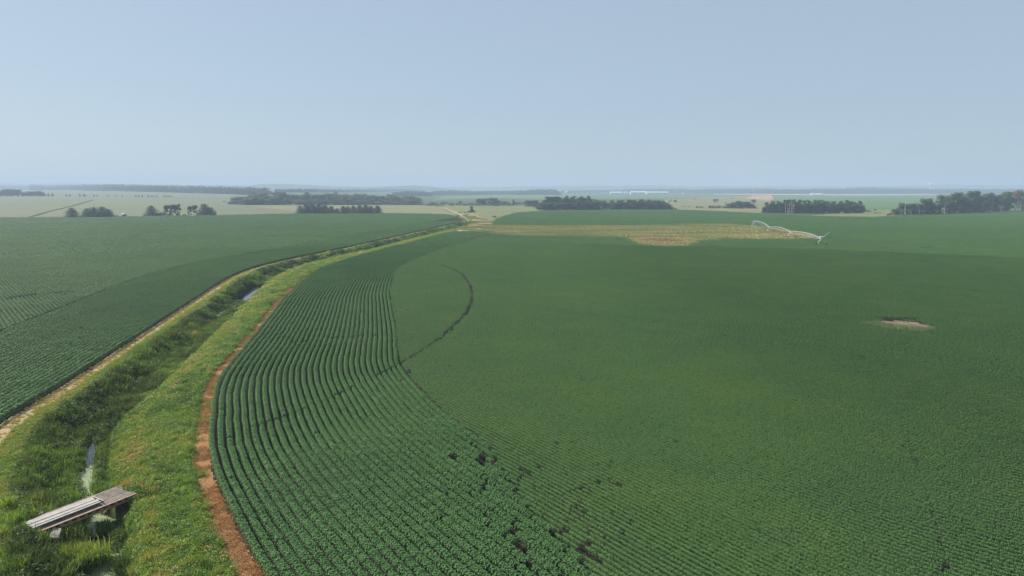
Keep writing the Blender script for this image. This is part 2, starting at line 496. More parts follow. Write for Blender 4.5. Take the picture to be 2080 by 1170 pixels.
# ------------------------------------------------------------------ the land: one fine sheet, split where the cover changes
def build_land():
    az = np.concatenate([np.arange(-180, -44, 4.0), np.arange(-44, 44.01, 0.125), np.arange(48, 180, 4.0)])
    rr = [3.0, 8, 14, 20, 24]
    while rr[-1] < 12200:
        r = rr[-1]
        rr.append(r + min(max(2.6 * r * r / (FOC * CAM_H), 0.10), 0.012 * r + 0.02, 160))
    rr = np.array(rr)
    A, B = np.meshgrid(np.radians(az), rr)
    x, y = B * np.sin(A), B * np.cos(A)
    na, nr = len(az), len(rr)
    z = land_z(x.ravel(), y.ravel()).reshape(x.shape)
    near = (B < 600) & (B > 20)
    z = z + np.where(near, 0.05 * (fbm(x, y, 2.5, 3) - 0.5), 0)
    v = np.column_stack([x.ravel(), y.ravel(), z.ravel()])
    i = np.arange(nr - 1)[:, None] * na
    j = np.arange(na)[None, :]
    j2 = (j + 1) % na
    f = np.stack([i + j, i + j2, i + na + j2, i + na + j], -1).reshape(-1, 4)
    cx, cy = v[f, 0].mean(1), v[f, 1].mean(1)
    zone = np.zeros(len(f), np.int32)
    names = ['ground']
    mats = [M['ground']]
    def put(name, m, mask):
        k = len(names)
        names.append(name); mats.append(M[m]); zone[mask & (zone == 0)] = k
    m = (np.hypot(cx, cy) < 640) & (cy > 10) & (cx < 60) & (cx > -110)
    d = np.full(len(cx), 99.0); s = np.zeros(len(cx)); e = np.full(len(cx), -99.0)
    d[m], s[m] = BED.sd(cx[m], cy[m])
    e[m], _ = EDGE.sd(cx[m], cy[m])
    w1, w2 = vnoise(cx, cy, 3.0, 4) - .5, vnoise(cx, cy, 1.2, 6) - .5
    put('dirt_track', 'track', (d > -9.2 + .4 * w1) & (d < -6.8 + 0.9 * w1 + .5 * w2) & (cy < 500) & (cy > 12))
    put('dead_strip', 'strip', (e > -1.55 + .8 * w1 + .5 * w2) & (e < 0.15) & (cy < 188))
    tr = np.zeros(len(cx), bool)
    for T in TRACKS:
        c = Curve(T, 2.0)
        mm = (cy > 400) & (cy < 1000) & (np.abs(cx) < 150)
        dd = np.full(len(cx), 99.0)
        dd[mm] = np.abs(c.sd(cx[mm], cy[mm])[0])
        tr |= dd < 1.8
    put('dirt_track', 'track', tr)
    put('bare_crossing', 'bare', inside(cx, cy, JUNCTION))
    put('dry_meadow', 'meadow', inside(cx, cy, PATCH))
    bp = np.zeros(len(cx), bool)
    for bx, by, a, b in ((*ground_at(1800, 655), 3.4, 1.2), (*ground_at(1822, 659), 3.4, 2.3), (*ground_at(1846, 663), 3.4, 2.4)):
        bp |= ((cx - bx) / a) ** 2 + ((cy - by) / b) ** 2 < 2.2 + 1.2 * w1
    put('bare_patch', 'soilbare', bp)
    put('field_soil', 'soil', inside(cx, cy, MAIN) | (inside(cx, cy, LEFT)))
    for n, mm, P in ZPOLY:
        put(n, mm, inside(cx, cy, P) & (cy > 0))
    for nm in dict.fromkeys(names):
        ks = [k for k, n in enumerate(names) if n == nm]
        sel = np.isin(zone, ks)
        if not sel.any(): continue
        ff = f[sel]
        u, inv = np.unique(ff, return_inverse=True)
        tag(link(bpy.data.objects.new(nm, from_np(nm, v[u], inv.reshape(ff.shape), mats[ks[0]], True))), kind='structure')
build_land()

# far wooded hills that close the horizon
def hills(name, prof, depth, thick, seed, m):
    xs = np.arange(prof[0][0], prof[-1][0], 3.0)
    px, pz = zip(*prof)
    top = np.interp(xs, px, pz) + 1.3 * (vnoise(xs, xs * 0, 40, seed) - .5) + 1.0 * (vnoise(xs, xs * 0, 9, seed + 3) - .5)
    X = (xs - 1040) / FOC * depth
    Z = CAM_H + (HORIZON - top) * depth / FOC
    rows = []
    for t, k in ((0, 0), (.18, .55), (.35, .85), (.5, 1), (.68, .8), (1, 0)):
        zz = np.where(k == 0, -2, Z * k) + (18 * (vnoise(X, X * 0 + t * 900, 150, seed + 7) - .5) if 0 < k < 1 else 0)
        rows.append(np.column_stack([X * (1 + (t - .5) * thick / depth), np.full(len(X), depth + (t - .5) * thick), zz]))
    n = len(X)
    v = np.vstack(rows)
    f = [(r * n + c, r * n + c + 1, (r + 1) * n + c + 1, (r + 1) * n + c) for r in range(len(rows) - 1) for c in range(n - 1)]
    tag(link(bpy.data.objects.new(name, from_np(name, v, f, m, True))), kind='structure')
M['hill'] = earth('wooded hills', [(0.35, (.028, .05, .02)), (0.65, (.06, .085, .035))], 0.012, .06, .4, .5)
hills('hills', [(-500, 371), (0, 371.5), (60, 373), (130, 371.5), (200, 373), (300, 374), (400, 376), (520, 376), (660, 378), (800, 380), (900, 380.5), (1040, 379), (1140, 377.5), (1240, 377),
                (1340, 376.5), (1400, 378), (1500, 378.5), (1560, 378), (1700, 378.5), (1760, 377.3), (1850, 376.5), (1920, 375), (2000, 376.5), (2080, 376.5), (2600, 374)], 7000, 1300, 3, M['hill'])
hills('hills', [(490, 386), (512, 376.5), (540, 373.5), (580, 373.5), (640, 376), (700, 379), (740, 379.5), (800, 378), (850, 377), (880, 379), (915, 384), (960, 386)], 4700, 700, 9, M['hill'])

# ------------------------------------------------------------------ water in the ditch
def build_water():
    m, nt, b = mat('ditch water with duckweed')
    g = nt.nodes.new('ShaderNodeNewGeometry')
    n1 = noise_node(nt, 0.16, 3, 0.5)
    n2 = noise_node(nt, 2.5, 5, 0.7)
    sx = nt.nodes.new('ShaderNodeSeparateXYZ')
    nt.links.new(g.outputs['Position'], sx.inputs[0])
    # duckweed is thick in the near reach, open under the bridge and far upstream
    def band(a, b_, lo, hi):
        r = nt.nodes.new('ShaderNodeMapRange'); r.interpolation_type = 'SMOOTHSTEP'
        for k, v in zip(('From Min', 'From Max', 'To Min', 'To Max'), (a, b_, lo, hi)): r.inputs[k].default_value = v
        nt.links.new(sx.outputs[1], r.inputs['Value']); return r.outputs[0]
    def mul(a, b_, op='MULTIPLY'):
        q = nt.nodes.new('ShaderNodeMath'); q.operation = op
        for s, v in zip(q.inputs, (a, b_)):
            if isinstance(v, float): s.default_value = v
            else: nt.links.new(v, s)
        return q.outputs[0]
    opening = mul(band(44.6, 45.6, 0.0, 1.0), band(49.0, 50.2, 1.0, 0.0))
    far = band(57.5, 62.5, 0.0, 0.75)
    opn = mul(opening, far, 'MAXIMUM')
    k = mul(mul(n2, 0.35), mul(opn, -1.0), 'ADD')
    k = mul(k, mul(n1, 0.6), 'ADD')
    cov = ramp(nt, mul(k, 0.35, 'ADD'), [(0.28, (0, 0, 0)), (0.42, (1, 1, 1))])
    gr = ramp(nt, n2, [(0.3, (.062, .10, .026)), (0.7, (.115, .155, .045))])
    c = mixc(nt, (0.012, 0.016, 0.016), gr, cov)
    nt.links.new(c, b.inputs['Base Color'])
    rr = ramp(nt, cov, [(0, (0.06,) * 3), (1, (0.7,) * 3)])
    nt.links.new(rr, b.inputs['Roughness'])
    b.inputs['Specular IOR Level'].default_value = 0.6
    bp = nt.nodes.new('ShaderNodeBump'); bp.inputs['Strength'].default_value = 0.05; bp.inputs['Distance'].default_value = 0.02
    nt.links.new(n2, bp.inputs['Height']); nt.links.new(bp.outputs[0], b.inputs['Normal'])
    n = int(BED.s[-1]) - 9
    P, N = BED.p[:n], BED.n[:n]
    W = 2.4
    v = np.vstack([np.column_stack([P + N * o, np.full(n, -1.52)]) for o in (-W, -W / 3, W / 3, W)])
    f = [(r * n + c, r * n + c + 1, (r + 1) * n + c + 1, (r + 1) * n + c) for r in range(3) for c in range(n - 1)]
    tag(link(bpy.data.objects.new('water', from_np('water', v, f, m, True))), kind='structure')
build_water()

# ------------------------------------------------------------------ the soybean crop
M['soy'] = leafy('soybean leaves', [(0.0, (.060, .138, .052)), (0.5, (.086, .188, .055)), (1.0, (.135, .228, .050))], 0.6, 0.10, 0.13, jitter=0.14)
soy = bpy.data.collections.new('soybean plants')
def soy_clump(name, length, n, size, half=0.225, top=0.80, rows=(0.0,), lump=0.06, thick=0.12, droop=0.20, under=0.14, tilt=0.28):
    P, Nn = [], []
    for r0 in rows:
        k = n // len(rows)
        t = rng.uniform(-.5, .5, k) * length
        ph = rng.uniform(0, 6)
        lumpy = 1 + lump * np.sin(t * 2 * math.pi / 0.42 + ph) + lump * .6 * np.sin(t * 2 * math.pi / .27 + 2 * ph) + rng.normal(0, .05, k)
        side = rng.uniform(0, 1, k) < under                      # a dense crown of leaves over a thin, open understorey
        sg = rng.choice([-1.0, 1.0], k)
        u = np.where(side, sg * half * rng.uniform(.8, 1.06, k), rng.uniform(-1, 1, k) * half)
        z = np.where(side, rng.uniform(.30, .9, k) * top, top * (1 - droop * (u / half) ** 2) * rng.uniform(1 - thick, 1.03, k)) * lumpy
        P.append(np.column_stack([t, r0 + u * lumpy, z]))
        o = np.column_stack([np.zeros(k), np.where(side, sg * .9, u / half * .25), np.where(side, .22, .9)])
        Nn.append(o + rng.normal(0, tilt, (k, 3)))
    proto(soy, name, *quads(np.vstack(P), np.vstack(Nn), size * rng.uniform(.75, 1.25, sum(len(p) for p in P)), 0.75), M['soy'])
for k in range(5): soy_clump('a%d' % k, 0.50, 120, 0.11)
for k in range(4): soy_clump('b%d' % k, 1.15, 210, 0.125, 0.23)
for k in range(4): soy_clump('c%d' % k, 4.2, 640, 0.23, 0.24, 0.80, [(-2 + i) * ROW for i in range(5)])
for k in range(5): soy_clump('d%d' % k, 0.52, 110, 0.065, 0.068, 0.74, lump=.05, thick=.07, droop=.06, under=.13, tilt=.18)      # the closer drilled rows of the main field
for k in range(4): soy_clump('e%d' % k, 1.2, 230, 0.072, 0.070, 0.74, lump=.05, thick=.07, droop=.06, under=.13, tilt=.18)
for k in range(3): soy_clump('f%d' % k, 4.3, 2300, 0.10, 0.085, 0.72, [(-3.5 + i) * .52 for i in range(8)], lump=.05, thick=.07, droop=.10, under=.15)
# near bottom rows, nearer than ~110 m: single plants; to ~290 m: metre lengths; beyond: patches five rows wide
R1, R2 = 105.0, 290.0
ARCS = [Curve(poly_px(p), 0.5) for p in (
    [(898, 543), (930, 556), (951, 576), (959, 600), (955, 628), (936, 655), (900, 690), (860, 719), (820, 743), (770, 770), (720, 795), (660, 825), (620, 843), (555, 866), (466, 903)],
    [(1838, 900), (1862, 965), (1880, 1020), (1893, 1065), (1905, 1110), (1918, 1180)],
    [(590, 707), (640, 698), (700, 693), (760, 690)],
    [(20, 613), (60, 606), (110, 601), (155, 599)],
    [(-200, 613), (-160, 606)],
    [(1062, 968), (1056, 992), (1046, 1012), (1048, 1030), (1036, 1052), (1040, 1078), (1052, 1100), (1050, 1122), (1066, 1146), (1082, 1168)],
    [(1212, 996), (1188, 1003), (1160, 1014), (1140, 1018), (1122, 1034), (1106, 1048), (1104, 1070), (1116, 1086), (1110, 1104)],
    [(960, 906), (972, 928), (990, 946), (1014, 962), (1040, 978), (1052, 990)])]
ARC_W = [0.24, 0.16, 0.12, 0.5, 0.0, 0.17, 0.17, 0.13]
BARE = []   # bare spots: centre x, y, half axes along and across the rows, turn
def bare_px(px, py, a, b, ang): BARE.append((*ground_at(px, py), a, b, ang))
UV = np.array([-0.764, 1.0105]); UV /= np.hypot(*UV)
UL = np.array([-0.882, 1.0105]); UL /= np.hypot(*UL)
ROWANG = math.atan2(UV[1], UV[0])
bare_px(1797, 654, 3.4, 1.3, 2.75); bare_px(1822, 658, 3.4, 2.7, 2.9); bare_px(1846, 663, 3.6, 2.8, 2.9)
bare_px(925, 943, .6, .4, 2.3); bare_px(985, 952, .8, .4, 2.3); bare_px(1068, 972, 1.2, .3, 2.4); bare_px(1048, 1075, .5, .3, 1.9); bare_px(1070, 1132, 1.2, .28, 2.3); bare_px(1195, 1148, 1.2, .32, 2.35)
bare_px(1145, 1097, .5, .4, 2.2); bare_px(830, 765, 1.0, .4, 1.9); bare_px(1660, 500.5, 1.2, 1.2, 0); bare_px(1674, 500.5, 1.2, 1.2, 0)
bare_px(1690, 487, 2.0, 1.5, 0)
def cut(x, y, grow=0.0):
    """where no plant stands: wheel ruts and bare spots"""
    keep = np.ones(len(x), bool)
    for c, w in zip(ARCS, ARC_W):
        lo, hi = c.p.min(0) - 3, c.p.max(0) + 3
        m = (x > lo[0]) & (x < hi[0]) & (y > lo[1]) & (y < hi[1])
        if m.any():
            d = np.abs(c.sd(x[m], y[m])[0])
            keep[np.flatnonzero(m)[d < w + .28 * (vnoise(x[m], y[m], 2, 8) - .5) + grow]] = False
    hx, hy = ground_at(1090, 1040)                       # a poor corner laced with ragged gaps
    w = np.exp(-(((x - hx) / 7.5) ** 2 + ((y - hy) / 11.0) ** 2) ** 2)
    keep &= ~((np.abs(fbm(x, y, 3.2, 63) - .5) < .012 * w) | (np.abs(fbm(x, y, 2.4, 67) - .47) < .006 * w))
    keep &= vnoise(x, y, 1.7, 61) < .975                 # plants missing here and there
    for bx, by, a, b, ang in BARE:
        dx, dy = x - bx, y - by
        u, v = (dx * math.cos(ang) + dy * math.sin(ang)) / a, (-dx * math.sin(ang) + dy * math.cos(ang)) / b
        keep &= (u * u + v * v) > 1.0 + (2.4 if a > 3 else 0.9) * (vnoise(x, y, 1.1 + .5 * (a > 3), 12) - .5)
    return keep

def in_view(x, y, margin=0.16):
    return (y > 17) & (np.abs(x) < (0.75 + margin) * y + 30) & (np.hypot(x, y) > 24)

def straight_rows(u, poly, lo, hi, step, jit, gap=ROW, extra=None):
    """points along parallel rows inside an outline, between two ranges from the camera"""
    n = np.array([u[1], -u[0]])
    mn, mx = poly.min(0), poly.max(0)
    cs = np.array([(mn[0], mn[1]), (mn[0], mx[1]), (mx[0], mn[1]), (mx[0], mx[1])])
    b0, b1 = (cs @ n).min(), (cs @ n).max()
    a0, a1 = (cs @ u).min(), (cs @ u).max()
    b0, b1 = max(b0, -hi), min(b1, hi); a0, a1 = max(a0, -hi), min(a1, hi)
    B = np.arange(math.ceil(b0 / gap), b1 / gap) * gap
    A = np.arange(a0, a1, step)
    out = []
    for k in range(0, len(B), 60):
        bb, aa = np.meshgrid(B[k:k + 60], A, indexing='ij')
        aa = aa + rng.uniform(-jit, jit, aa.shape)
        w = 0.22 * (vnoise(aa, bb * 0.02, 14, 31) - .5) + 0.12 * (vnoise(aa, bb, 3, 33) - .5)
        x = aa * u[0] + (bb + w) * n[0]; y = aa * u[1] + (bb + w) * n[1]
        r = np.hypot(x, y)
        m = (r >= lo) & (r < hi) & in_view(x, y)
        x, y = x[m], y[m]
        m = inside(x, y, poly)
        x, y = x[m], y[m]
        if extra is not None:
            m = extra(x, y); x, y = x[m], y[m]
        out.append(np.column_stack([x, y]))
    return np.vstack(out)

def curved_rows(curve, offs, lo, hi, step, jit, smin, smax, wig=0.2):
    out, ang = [], []
    for o in offs:
        c = curve.offset(o, step)
        p, t, n = c.p, c.t, c.n
        s = c.s / c.s[-1] * curve.s[-1]
        jt = rng.uniform(-jit, jit, len(p))
        w = wig * (vnoise(s, s * 0 + o * 0.02, 9, 41) - .5) + 0.10 * (vnoise(s, s * 0 + o, 2.5, 43) - .5)
        q = p + t * jt[:, None] + n * w[:, None]
        r = np.hypot(*q.T)
        m = (r >= lo) & (r < hi) & in_view(q[:, 0], q[:, 1]) & (q[:, 1] > smin) & (q[:, 1] < smax)
        out.append(q[m]); ang.append(np.arctan2(t[m, 1], t[m, 0]))
    return np.vstack(out), np.concatenate(ang)

def plant_field(name, label, chunks):
    """chunks: (points, angles, level of detail, mean tone)"""
    P, A, S, V, T = [], [], [], [], []
    for p, a, lod, tn in chunks:
        keep = cut(p[:, 0], p[:, 1], (0, .2, 0, 0, .2, 0)[lod])
        p, a = p[keep], (a[keep] if hasattr(a, '__len__') else np.full(keep.sum(), a))
        n = len(p)
        x, y = p.T
        t = tn + 0.34 * (fbm(x, y, 26, 51) - .5) + 0.35 * (fbm(x, y, 5, 53) - .5) + rng.normal(0, .05, n)
        s = rng.uniform(.94, 1.06, n) * (0.9 + 0.2 * fbm(x, y, 6, 57)) if lod not in (2, 5) else rng.uniform(.95, 1.06, n)
        if lod in (3, 4): s = (1 + (s - s.mean()) * .5)
        if lod in (3, 4): s = s * np.clip((np.cos(a) / .6) ** .3, 1, 1.10)      # plants fill the room their row spacing leaves
        z = terrain(x, y) + 0.02 * (fbm(x, y, 2.5, 3) - .5)
        P.append(np.column_stack([x, y, z])); A.append(a + (rng.integers(0, 2, n) * math.pi) + rng.normal(0, .05, n)); S.append(s)
        V.append(rng.integers(0, (5, 4, 4, 5, 4, 3)[lod], n) + (0, 5, 9, 13, 18, 22)[lod]); T.append(np.clip(t, 0, 1))
    scatter(name, soy, np.vstack(P), np.concatenate(A), np.concatenate(S), np.concatenate(V), np.concatenate(T), label, 'crop')

def beyond_head(x, y):
    m = np.ones(len(x), bool)
    k = (np.hypot(x, y) < 420) & (x < 60)
    if k.any():
        e = EDGE.sd(x[k], y[k])[0]
        m[k] = np.abs(e) > head_width(y[k])
    return m & ~inside(x, y, PATCH)
def beyond_left(x, y):
    m = np.ones(len(x), bool)
    k = np.hypot(x, y) < 540
    m[k] = BED.sd(x[k], y[k])[0] < -9.4 - HEAD
    return m
LODS = ((0, R1, 0.40, .08), (R1, R2, 1.0, .2), (R2, 900, 3.9, .3))
offs = 0.40 + ROW * np.arange(30)
ch = []
for k, (lo, hi, st, jt) in enumerate(LODS[:2]):
    p, a = curved_rows(EDGE, offs, lo, hi, st, jt, 20, 375)
    m = np.abs(EDGE.sd(p[:, 0], p[:, 1])[0]) < head_width(p[:, 1])
    ch.append((p[m], a[m], k, 0.30))
p, a = curved_rows(EDGE, 2.0 + 3.8 * np.arange(6), R2, 900, 3.9, .3, 20, 380)
ch.append((p, a, 2, 0.30))
plant_field('headland_soybeans', 'dark green soybean rows curving along the ditch edge of the right field', ch)
def drilled_rows(lo, hi, step, jit):
    """the main field: one bending line repeated every 0.76 m northward; steep at the left, flatter to the right"""
    S = np.arange(0, 620, step)
    x = np.zeros(len(S)); y = np.zeros(len(S)); ph = np.zeros(len(S))
    cx, cy = -75.0, 0.0
    for i in range(len(S)):
        f = R(53) - R(.67) * max(0.0, cx - 17.0)
        f = max(f, R(33))
        x[i], y[i], ph[i] = cx, cy, -f
        cx += math.cos(f) * step; cy -= math.sin(f) * step
    K = np.arange(0, 610) * 0.80
    K = K[(K + y.min() < hi)]
    out, ang = [], []
    for k in range(0, len(K), 40):
        kk = K[k:k + 40][:, None]
        j = rng.uniform(-jit, jit, (len(kk), len(S))) + rng.uniform(-.5, .5, (len(kk), 1)) * step
        w = .14 * (vnoise(S[None, :] + 0 * kk, kk * .05 + 0 * j, 11, 45) - .5) + .03 * (vnoise(S[None, :] + 0 * kk, kk + 0 * j, 2.5, 47) - .5)
        X = x[None, :] + j * np.cos(ph)[None, :] + 0 * kk
        Y = y[None, :] + kk + j * np.sin(ph)[None, :] + w
        A = np.broadcast_to(ph[None, :], X.shape)
        r = np.hypot(X, Y)
        m = (r >= lo) & (r < hi) & in_view(X, Y)
        X, Y, A = X[m], Y[m], A[m]
        if len(X) == 0: continue
        m = inside(X, Y, MAIN)
        X, Y, A = X[m], Y[m], A[m]
        if len(X) == 0: continue
        m = beyond_head(X, Y)
        out.append(np.column_stack([X[m], Y[m]])); ang.append(A[m])
    return np.vstack(out), np.concatenate(ang)
p0, a0 = drilled_rows(0, R1, .31, .08)
p1, a1 = drilled_rows(R1, R2, .85, .15)
ch = [(p0, a0, 3, 0.55), (p1, a1, 4, 0.55), (straight_rows(UV, MAIN, *LODS[2], 4.16, beyond_head), ROWANG, 5, 0.50)]
plant_field('soybean_crop', 'green soybean rows slanting across the wide right field', ch)
offs = -9.35 - ROW * np.arange(30)
ch = []
for k, (lo, hi, st, jt) in enumerate(LODS[:2]):
    p, a = curved_rows(BED, offs, lo, hi, st, jt, 20, 497)
    ch.append((p, a, k, 0.36))
p, a = curved_rows(BED, -11.2 - 3.8 * np.arange(6), R2, 900, 3.9, .3, 20, 497)
m = inside(p[:, 0], p[:, 1], LEFT)
ch.append((p[m], a[m], 2, 0.36))
plant_field('headland_soybeans', 'dark soybean rows running beside the tan track left of the ditch', ch)
ULANG = math.atan2(UL[1], UL[0])
ch = [(straight_rows(UL, LEFT, lo, hi, st, jt, ROW if k < 2 else ROW * 5, beyond_left), ULANG, k, 0.40) for k, (lo, hi, st, jt) in enumerate(LODS)]
plant_field('soybean_crop', 'green soybean field filling the left side beyond the turning rows', ch)

# ------------------------------------------------------------------ weeds and grass of the ditch
M['weed'] = leafy('ditch weeds', [(0.0, (.034, .062, .02)), (0.35, (.080, .130, .032)), (0.6, (.150, .265, .050)), (0.8, (.27, .30, .075)), (1.0, (.36, .27, .12))], 0.6, 0.25, 0.3, jitter=0.35)
weed = bpy.data.collections.new('weed plants')
def blades(name, n, h, spread, w, lean=0.5):
    b = rng.normal(0, spread * .45, (n, 2))
    a = rng.uniform(0, 2 * math.pi, n)
    L = rng.uniform(.3, 1, n) * lean * h
    hh = h * rng.uniform(.55, 1.1, n)
    d = np.column_stack([np.cos(a), np.sin(a)])
    s = np.column_stack([-d[:, 1], d[:, 0]]) * (w / 2)
    lev = []
    for t in (0, .55, 1.0):
        c = b + d * (L * t * t)[:, None]
        z = hh * (t if t < 1 else .93)
        k = (1.0, .8, .25)[(0, .55, 1.0).index(t)]
        lev += [np.column_stack([c - s * k, z]), np.column_stack([c + s * k, z])]
    v = np.stack(lev, 1).reshape(-1, 3)
    o = np.arange(n)[:, None] * 6
    f = np.concatenate([o + np.array([0, 1, 3, 2]), o + np.array([2, 3, 5, 4])])
    proto(weed, name, v, f, M['weed'])
def forb(name, n, r, h, size):
    a, q = rng.uniform(0, 2 * math.pi, n), np.sqrt(rng.uniform(0, 1, n))
    z = h * (1 - .6 * q ** 2) * rng.uniform(.55, 1.05, n)
    P = np.column_stack([np.cos(a) * q * r, np.sin(a) * q * r, z])
    proto(weed, name, *quads(P, np.column_stack([np.cos(a) * q, np.sin(a) * q, np.full(n, .7)]) + rng.normal(0, .5, (n, 3)), size * rng.uniform(.6, 1.3, n), .55), M['weed'])
for k in range(3): blades('a%d' % k, 60, .42, .42, .035, .7)      # 0-2 short grass
for k in range(3): forb('b%d' % k, 80, .42, .42, .13)             # 3-5 low leafy weeds
for k in range(3): forb('c%d' % k, 150, .62, 1.15, .17)           # 6-8 tall leafy weeds
for k in range(3): blades('d%d' % k, 80, 1.35, .6, .06, .45)      # 9-11 reeds and tall grass
for k in range(2): forb('e%d' % k, 160, 1.3, .55, .34)            # 12-13 far low cover
for k in range(2): forb('f%d' % k, 180, 1.4, 1.35, .40)           # 14-15 far tall cover
def strip_points(d0, d1, s0, s1, dens):
    n = int((d1 - d0) * (s1 - s0) * dens)
    s = rng.uniform(s0, s1, n)
    o = rng.uniform(d0, d1, n)
    i = np.clip(np.searchsorted(BED.s, s), 0, len(BED.s) - 1)
    p = BED.p[i] + BED.n[i] * o[:, None] + BED.t[i] * rng.uniform(-.5, .5, n)[:, None]
    # keep only points whose nearest bed point agrees (no overlap inside bends)
    m = in_view(p[:, 0], p[:, 1], .2)
    return p[m], o[m], s[m]
S_AT = lambda y: float(np.interp(y, BED.p[:, 1], BED.s))
# bridge frame: along = from the near left bank to the far right bank
BR_A, BR_B = np.array([-34.2, 45.3]), np.array([-30.6, 51.5])
br_u = (BR_B - BR_A) / np.hypot(*(BR_B - BR_A)); br_n = np.array([br_u[1], -br_u[0]])
def on_bridge(x, y, g=0.15):
    dx, dy = x - BR_A[0], y - BR_A[1]
    a, b = dx * br_u[0] + dy * br_u[1], dx * br_n[0] + dy * br_n[1]
    return (a > -0.3) & (a < 7.3) & (np.abs(b) < 1.2 + g)
def open_water(x, y, d, s):
    """reaches where the water shows between the weeds"""
    o = ((np.abs(d) < 1.0 + .5 * (vnoise(x, y, 1.5, 71) - .5)) & (y > 40) & (y < 49.5)) \
        | ((d > -.75 + .3 * (vnoise(x, y, 2, 72) - .5)) & (d < .6) & (y > 49) & (y < 68.5)) \
        | ((d > -2.9 + 1.2 * (vnoise(x, y, 3, 73) - .5)) & (d < 1.9) & (y > 150) & (y < 180)) | ((d > -.5) & (d < 1.0) & (y > 190) & (y < 212))
    return o
def weeds_object(name, label, specs):
    P, A, S, V, T, TL = [], [], [], [], [], []
    for (d0, d1, y0, y1, dens, vids, sc, tfun) in specs:
        p, d, s = strip_points(d0, d1, S_AT(y0), S_AT(y1), dens)
        x, y = p.T
        k = ~open_water(x, y, d, s) & ~on_bridge(x, y)
        e = EDGE.sd(x, y)[0]
        k &= ~((e > -1.5) & (d > 0) & (rng.uniform(0, 1, len(x)) > np.where(y < 190, 0.02, .9))) & (e < .1)
        x, y, d, s = x[k], y[k], d[k], s[k]
        dd, ss = BED.sd(x, y)
        ok = np.abs(dd - d) < .8
        x, y, d, s = x[ok], y[ok], d[ok], ss[ok]
        n = len(x)
        P.append(np.column_stack([x, y, land_z(x, y) - .03]))
        A.append(rng.uniform(0, 6.28, n)); S.append(sc * rng.uniform(.7, 1.3, n) * (.75 + .5 * fbm(x, y, 3, 77)))
        V.append(rng.choice(vids, n)); T.append(np.clip(tfun(x, y, d) + rng.normal(0, .07, n) + .3 * (rng.uniform(0, 1, n) < .03), 0, 1))
    scatter(name, weed, np.vstack(P), np.concatenate(A), np.concatenate(S), np.concatenate(V), np.concatenate(T), label, 'plants', rng.normal(0, .12, (sum(map(len, A)), 2)))
def dark_t(x, y, d): return .31 + .75 * (fbm(x, y, 6, 81) - .5) + .35 * smooth(-d, 4.6, 6.4) + .25 * (vnoise(x, y, 1.4, 83) - .5)
def lip_t(x, y, d): return .68 + .3 * (fbm(x, y, 4, 85) - .5) + .1 * smooth(-d, 6.5, 7.6)
def bank_t(x, y, d): return .58 + .32 * (fbm(x, y, 5, 87) - .5) + .17 * np.exp(-((d - 3.7 - .8 * (vnoise(x, y, 12, 88) - .5)) / .8) ** 2) + .25 * (vnoise(x, y, 1.2, 89) - .5)
def far_bank(x, y, d): return .66 + .3 * (fbm(x, y, 8, 87) - .5)
weeds_object('ditch_weeds', 'tall dark weeds and reeds filling the left bank and bed of the ditch', [
    (-4.6, 1.3, 26, 70, 6.5, [6, 7, 8, 9, 10, 11], .85, dark_t), (-5.4, 1.3, 26, 70, 12, [3, 4, 5, 0, 1], 1.0, dark_t),
    (-4.7, 1.5, 70, 130, 4.5, [6, 7, 8, 9, 10], 1.0, dark_t), (-5.4, 1.5, 70, 130, 6, [3, 4, 5], 1.25, dark_t),
    (-4.6, 1.5, 130, 240, 1.5, [14, 15, 8], .85, dark_t), (-5.4, -3, 130, 240, 2.5, [12, 13, 5], .6, dark_t), (-5.0, 2.0, 240, 500, .8, [14, 15], .8, lambda x, y, d: dark_t(x, y, d) + .16)])
weeds_object('bank_grass', 'bright green grass and low weeds on the bank right of the ditch', [
    (1.0, 14.5, 26, 72, 18, [0, 1, 2, 3, 4, 5], 1.0, bank_t), (1.0, 14.5, 26, 60, 1.0, [6, 7, 10], .6, bank_t),
    (1.2, 9.6, 70, 130, 9, [1, 2, 3, 4, 5], 1.25, bank_t), (1.2, 11, 130, 240, 2.2, [12, 13, 5], .75, bank_t), (1.5, 13, 240, 392, 1.0, [12, 13], .8, far_bank)])
weeds_object('verge_grass', 'yellow green grass verge between the tan track and the ditch', [
    (-7.0, -4.9, 26, 80, 26, [0, 1, 2, 3, 4], .75, lip_t), (-7.1, -5.0, 80, 140, 14, [1, 2, 3, 5], .8, lip_t), (-7.0, -5.1, 140, 250, 3.5, [12, 13], .45, lip_t), (-7.0, -5, 250, 495, 1.5, [12, 13], .5, lambda x, y, d: lip_t(x, y, d) + .12),
    (-9.2, -6.9, 26, 200, 4.0, [0, 1, 2], .5, lambda x, y, d: .9 + 0 * x)])
# dead stubble on the sprayed strip
def dead_strip_plants():
    n = 9000
    s = rng.uniform(0, float(np.interp(190, EDGE.p[:, 1], EDGE.s)), n)
    i = np.clip(np.searchsorted(EDGE.s, s), 0, len(EDGE.s) - 1)
    o = -rng.uniform(-.1, 1.7, n)
    p = EDGE.p[i] + EDGE.n[i] * o[:, None] + EDGE.t[i] * rng.uniform(-.5, .5, n)[:, None]
    x, y = p.T
    k = in_view(x, y) & (vnoise(x, y, 1.6, 91) > .33)
    x, y = x[k], y[k]
    d, s2 = BED.sd(x, y)
    m = len(x)
    scatter('dead_stubble', weed2, np.column_stack([x, y, ditch_z(d, s2) - .02]), rng.uniform(0, 6.28, m), rng.uniform(.3, .7, m), rng.integers(0, 2, m), np.clip(rng.normal(.5, .25, m), 0, 1),
            'orange brown dead stubble along the edge of the right field', 'plants')
M['dead'] = leafy('dead stubble', [(0.0, (.27, .135, .055)), (0.6, (.38, .21, .09)), (1.0, (.42, .31, .18))], 0.8, 0.1, 0.15)
weed2 = bpy.data.collections.new('dead plants')
